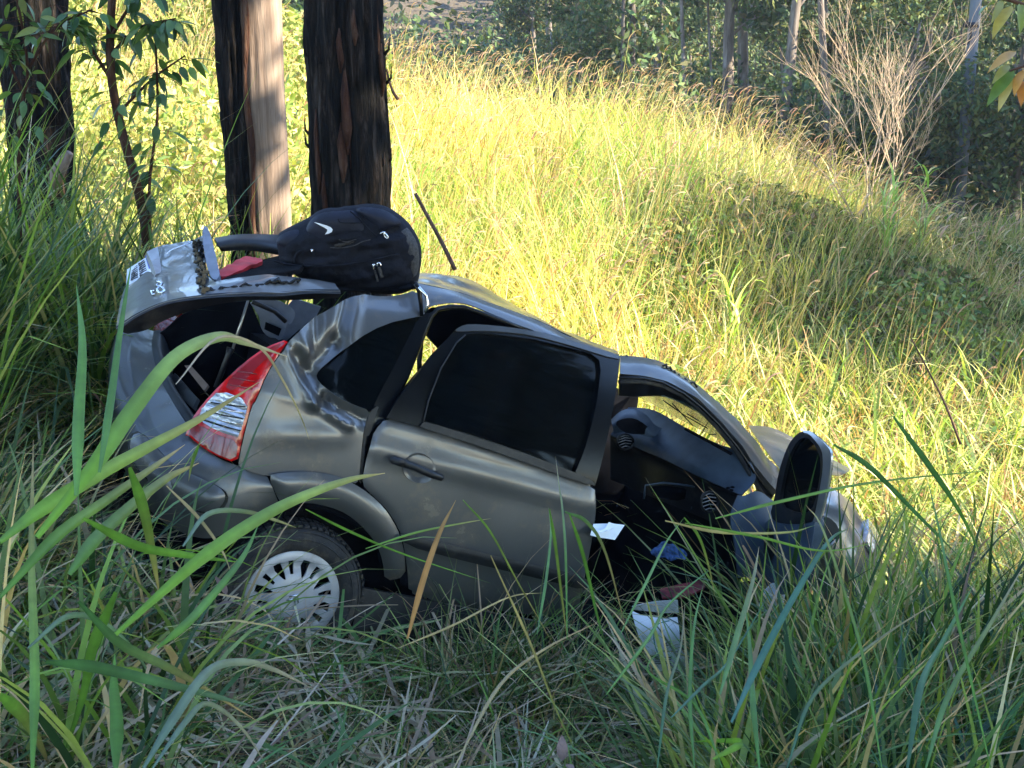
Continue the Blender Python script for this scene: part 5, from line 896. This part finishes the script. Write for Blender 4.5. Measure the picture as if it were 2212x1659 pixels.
for pts, w, c_, tp in [
    ([(80, 1160), (200, 1010), (290, 880), (380, 770), (470, 728), (530, 740), (620, 770)], 38, g2, pk),
    ([(0, 1170), (90, 1100), (220, 1020), (330, 960), (440, 900), (560, 825)], 34, g2, g1),
    ([(0, 1290), (120, 1160), (230, 1080), (330, 1010), (400, 960)], 26, g1, g1),
    ([(250, 1370), (430, 1210), (560, 1120), (660, 1070), (760, 1035), (832, 1022)], 30, g2, dr),
    ([(430, 960), (415, 1000), (407, 1040)], 8, g1, dr),
    ([(180, 1120), (300, 1180), (410, 1200), (520, 1215)], 22, g1, g1),
    ([(150, 1240), (220, 1150), (350, 1040), (430, 1000)], 30, g1, g1),
    ([(165, 1070), (170, 900), (178, 740), (165, 615)], 26, g2, g1),
    ([(215, 1020), (240, 860), (262, 700), (285, 560)], 18, g1, g1),
    ([(280, 1010), (310, 1100), (330, 1200), (345, 1290)], 24, g1, g1),
    ([(70, 1659), (75, 1450), (68, 1200), (72, 950)], 22, g2, g1),
    ([(250, 1659), (252, 1560), (246, 1480), (248, 1412)], 30, g1, g2),
    ([(310, 1659), (370, 1560), (450, 1450), (530, 1430), (600, 1450), (680, 1490)], 22, bl_, pk),
    ([(330, 1659), (400, 1560), (450, 1520), (520, 1570), (580, 1660)], 14, bl_, pk),
    ([(100, 1430), (200, 1440), (330, 1470), (450, 1500), (560, 1530)], 26, g3, bl_),
    ([(60, 1400), (150, 1330), (230, 1350), (300, 1420), (345, 1500)], 14, bl_, bl_),
    ([(170, 1300), (260, 1390), (360, 1440), (430, 1480), (560, 1560)], 22, g3, g1),
    ([(395, 1180), (450, 1110), (530, 1105), (600, 1125), (640, 1140)], 12, bl_, dr),
    ([(360, 1050), (430, 1120), (480, 1190), (500, 1240)], 8, pk, pk),
    ([(0, 1500), (60, 1560), (110, 1659)], 30, g1, bl_),
    ([(250, 1280), (200, 1400), (180, 1500), (130, 1659)], 26, g1, g1),
    ([(340, 1400), (420, 1330), (520, 1210), (560, 1130)], 20, g1, g1),
    ([(380, 830), (470, 730), (560, 750), (610, 820), (650, 900), (668, 950)], 7, pk, dr)]:
    px_blade(CA, pts, (2.5, 3.3), w, c_, tp)
CBk = empty('tall_grass_clump', tuple(onpx(1650, 1700, 3.6)), 'dense bent dark green grass before the opened front door', 'grass clump')
for pts, w, c_, tp in [
    ([(1580, 1560), (1640, 1430), (1720, 1280), (1790, 1170), (1835, 1140)], 26, (.05, .14, .10), g3), ([(1640, 1659), (1625, 1500), (1620, 1400), (1610, 1310)], 22, g1, g1), ([(1555, 1500), (1590, 1380), (1625, 1260), (1640, 1180)], 22, g1, g3),
    ([(1560, 1659), (1500, 1520), (1400, 1450), (1430, 1400)], 12, g1, g1), ([(1480, 1130), (1640, 1160), (1780, 1190), (1900, 1170)], 8, g1, g1), ([(1437, 1125), (1560, 1150), (1700, 1150), (1760, 1135)], 9, dr, g1), ([(1340, 1370), (1400, 1250), (1440, 1170), (1478, 1118)], 8, g1, g1),
    ([(1478, 1118), (1510, 1160), (1530, 1220), (1545, 1290)], 8, g1, g1), ([(1545, 1120), (1700, 1080), (1900, 1040), (2210, 1010)], 9, g1, g1), ([(1905, 1659), (1860, 1400), (1780, 1150), (1740, 1090)], 9, g1, g1), ([(1960, 1659), (1990, 1480), (2040, 1380), (2110, 1250)], 26, g3, g1),
    ([(2000, 1659), (2050, 1500), (2150, 1330), (2212, 1220)], 20, g1, g3), ([(1800, 960), (1880, 1010), (1990, 1120), (2080, 1210)], 20, g3, g3), ([(1930, 900), (2010, 1010), (2070, 1100), (2120, 1200)], 22, g3, g1), ([(2140, 1659), (2060, 1300), (2030, 1150), (2000, 1020)], 9, g1, g1),
    ([(1540, 1640), (1600, 1605), (1560, 1600), (1495, 1602)], 26, g2, g2), ([(1187, 1100), (1200, 1180), (1215, 1300), (1225, 1380)], 9, g1, g1), ([(1225, 1380), (1222, 1200), (1215, 1100), (1208, 1050), (1200, 985)], 7, g1, dr), ([(1220, 1105), (1270, 1130), (1310, 1200), (1355, 1370)], 10, g3, g1), ([(1160, 1370), (1180, 1250), (1190, 1150), (1185, 1095)], 8, g1, g1),
    ([(1230, 1110), (1260, 1200), (1290, 1330), (1310, 1400)], 14, g1, g3), ([(980, 1660), (1080, 1480), (1180, 1400), (1300, 1340)], 10, dr, g1), ([(660, 1100), (760, 1150), (880, 1200), (1060, 1260)], 7, g1, g1), ([(790, 1185), (900, 1150), (1000, 1130), (1060, 1120)], 6, g1, dr),
    ([(860, 1400), (980, 1350), (1100, 1290), (1180, 1280)], 6, dr, dr), ([(1700, 1659), (1760, 1500), (1900, 1380), (2040, 1290)], 14, g3, g1), ([(1450, 1550), (1520, 1480), (1580, 1420), (1680, 1250)], 12, (.05, .14, .10), g3), ([(1310, 1500), (1400, 1380), (1450, 1300), (1560, 1210)], 10, g1, g3),
    ([(1060, 1200), (1150, 1400), (1200, 1530), (1260, 1659)], 7, dr, g1), ([(1000, 1080), (1060, 1150), (1120, 1260), (1200, 1400)], 6, g1, dr), ([(1500, 1659), (1490, 1500), (1500, 1350), (1520, 1260)], 14, g1, g1), ([(1420, 1659), (1440, 1500), (1470, 1400), (1480, 1300)], 12, g3, g1)]:
    px_blade(CBk, pts, (3.0, 3.9), w*(.62 if w > 10 else .85), c_, tp)
BRN = empty('dry_grass_blade', tuple(onpx(880, 1400, 3.4)), 'single upright orange brown blade in front of the rear door', 'grass blade'); px_blade(BRN, [(880, 1380), (915, 1250), (950, 1150), (985, 1080)], (3.3, 3.4), 15, (.36, .18, .06), (.34, .2, .08))
for (pts, z, r, lab) in [([(897, 418), (925, 470), (955, 525), (983, 583)], 6.6, (.010, .013), 'thin brown dead stick leaning against the sunlit field right of the backpack'), ([(1968, 730), (2005, 800), (2045, 880), (2075, 960)], 6.3, (.004, .008), 'thin dry dark stalk leaning over the field at the right'), ([(835, 150), (842, 180), (850, 200), (860, 215)], 6.9, (.006, .010), 'short curled bark strip hanging off the charred trunk')]:
    Pq = [at(u, v, z) for u, v in pts]; o = mk('dead_stick', *tube_geo(catmull(Pq, 4), np.linspace(r[0], r[1], 13), 7), M['brownstick'], None, origin=Pq[-1]); tag(o, lab, 'stick')
# dead leaves
lm = leafmesh(1, .38)
for k, (u, v, s) in enumerate([(620, 1372, .09), (600, 1345, .06), (490, 1285, .08), (505, 1300, .07), (530, 1310, .05), (1215, 1645, .09), (1225, 1650, .06), (835, 1110, .0)]):
    if s == 0: continue
    zz = 4.0 if v < 1500 else 3.4; p = at(u, v, zz); g_ = float(ground(p[0], p[1])); p[2] = max(p[2], g_+.02)
    V_ = (lm[0]*s)@np.array(Vector((rg.uniform(-1, 1), rg.uniform(-1, 1), .4)).to_track_quat('Y', 'Z').to_matrix()).T+p
    o = mk('dead_leaf', V_, lm[1], M['deadleaf'], None, origin=p); tag(o, ['largest curled brown leaf hanging over straw below the hub cap', 'small brown leaf just left of the largest one below the hub cap', 'broad brown leaf on straw left of the rear wheel', 'brown leaf touching the broad one left of the wheel', 'smallest brown leaf nearest the rear tyre', 'pale brown leaf at the very bottom edge under the paper bag', 'small leaf beside the one at the bottom edge'][k], 'leaf', 'dead leaves on the straw')

# ------------------------------------------------------------------ air
hz = bpy.data.materials.new('haze_air'); hz.use_nodes = True; T = hz.node_tree; T.nodes.remove(T.nodes['Principled BSDF']); pv = T.nodes.new('ShaderNodeVolumePrincipled')
pv.inputs['Color'].default_value = (.72, .8, .95, 1); pv.inputs['Density'].default_value = .0008; pv.inputs['Anisotropy'].default_value = .3; T.links.new(pv.outputs[0], T.nodes['Material Output'].inputs['Volume'])
V_, F_ = box_geo((0, 85, 14), (165, 0, 0), (0, 120, 0), (0, 0, 20)); V_ = [tuple(p) for p in V_]
mk('haze', V_, F_, hz, smooth=False, kind='stuff')
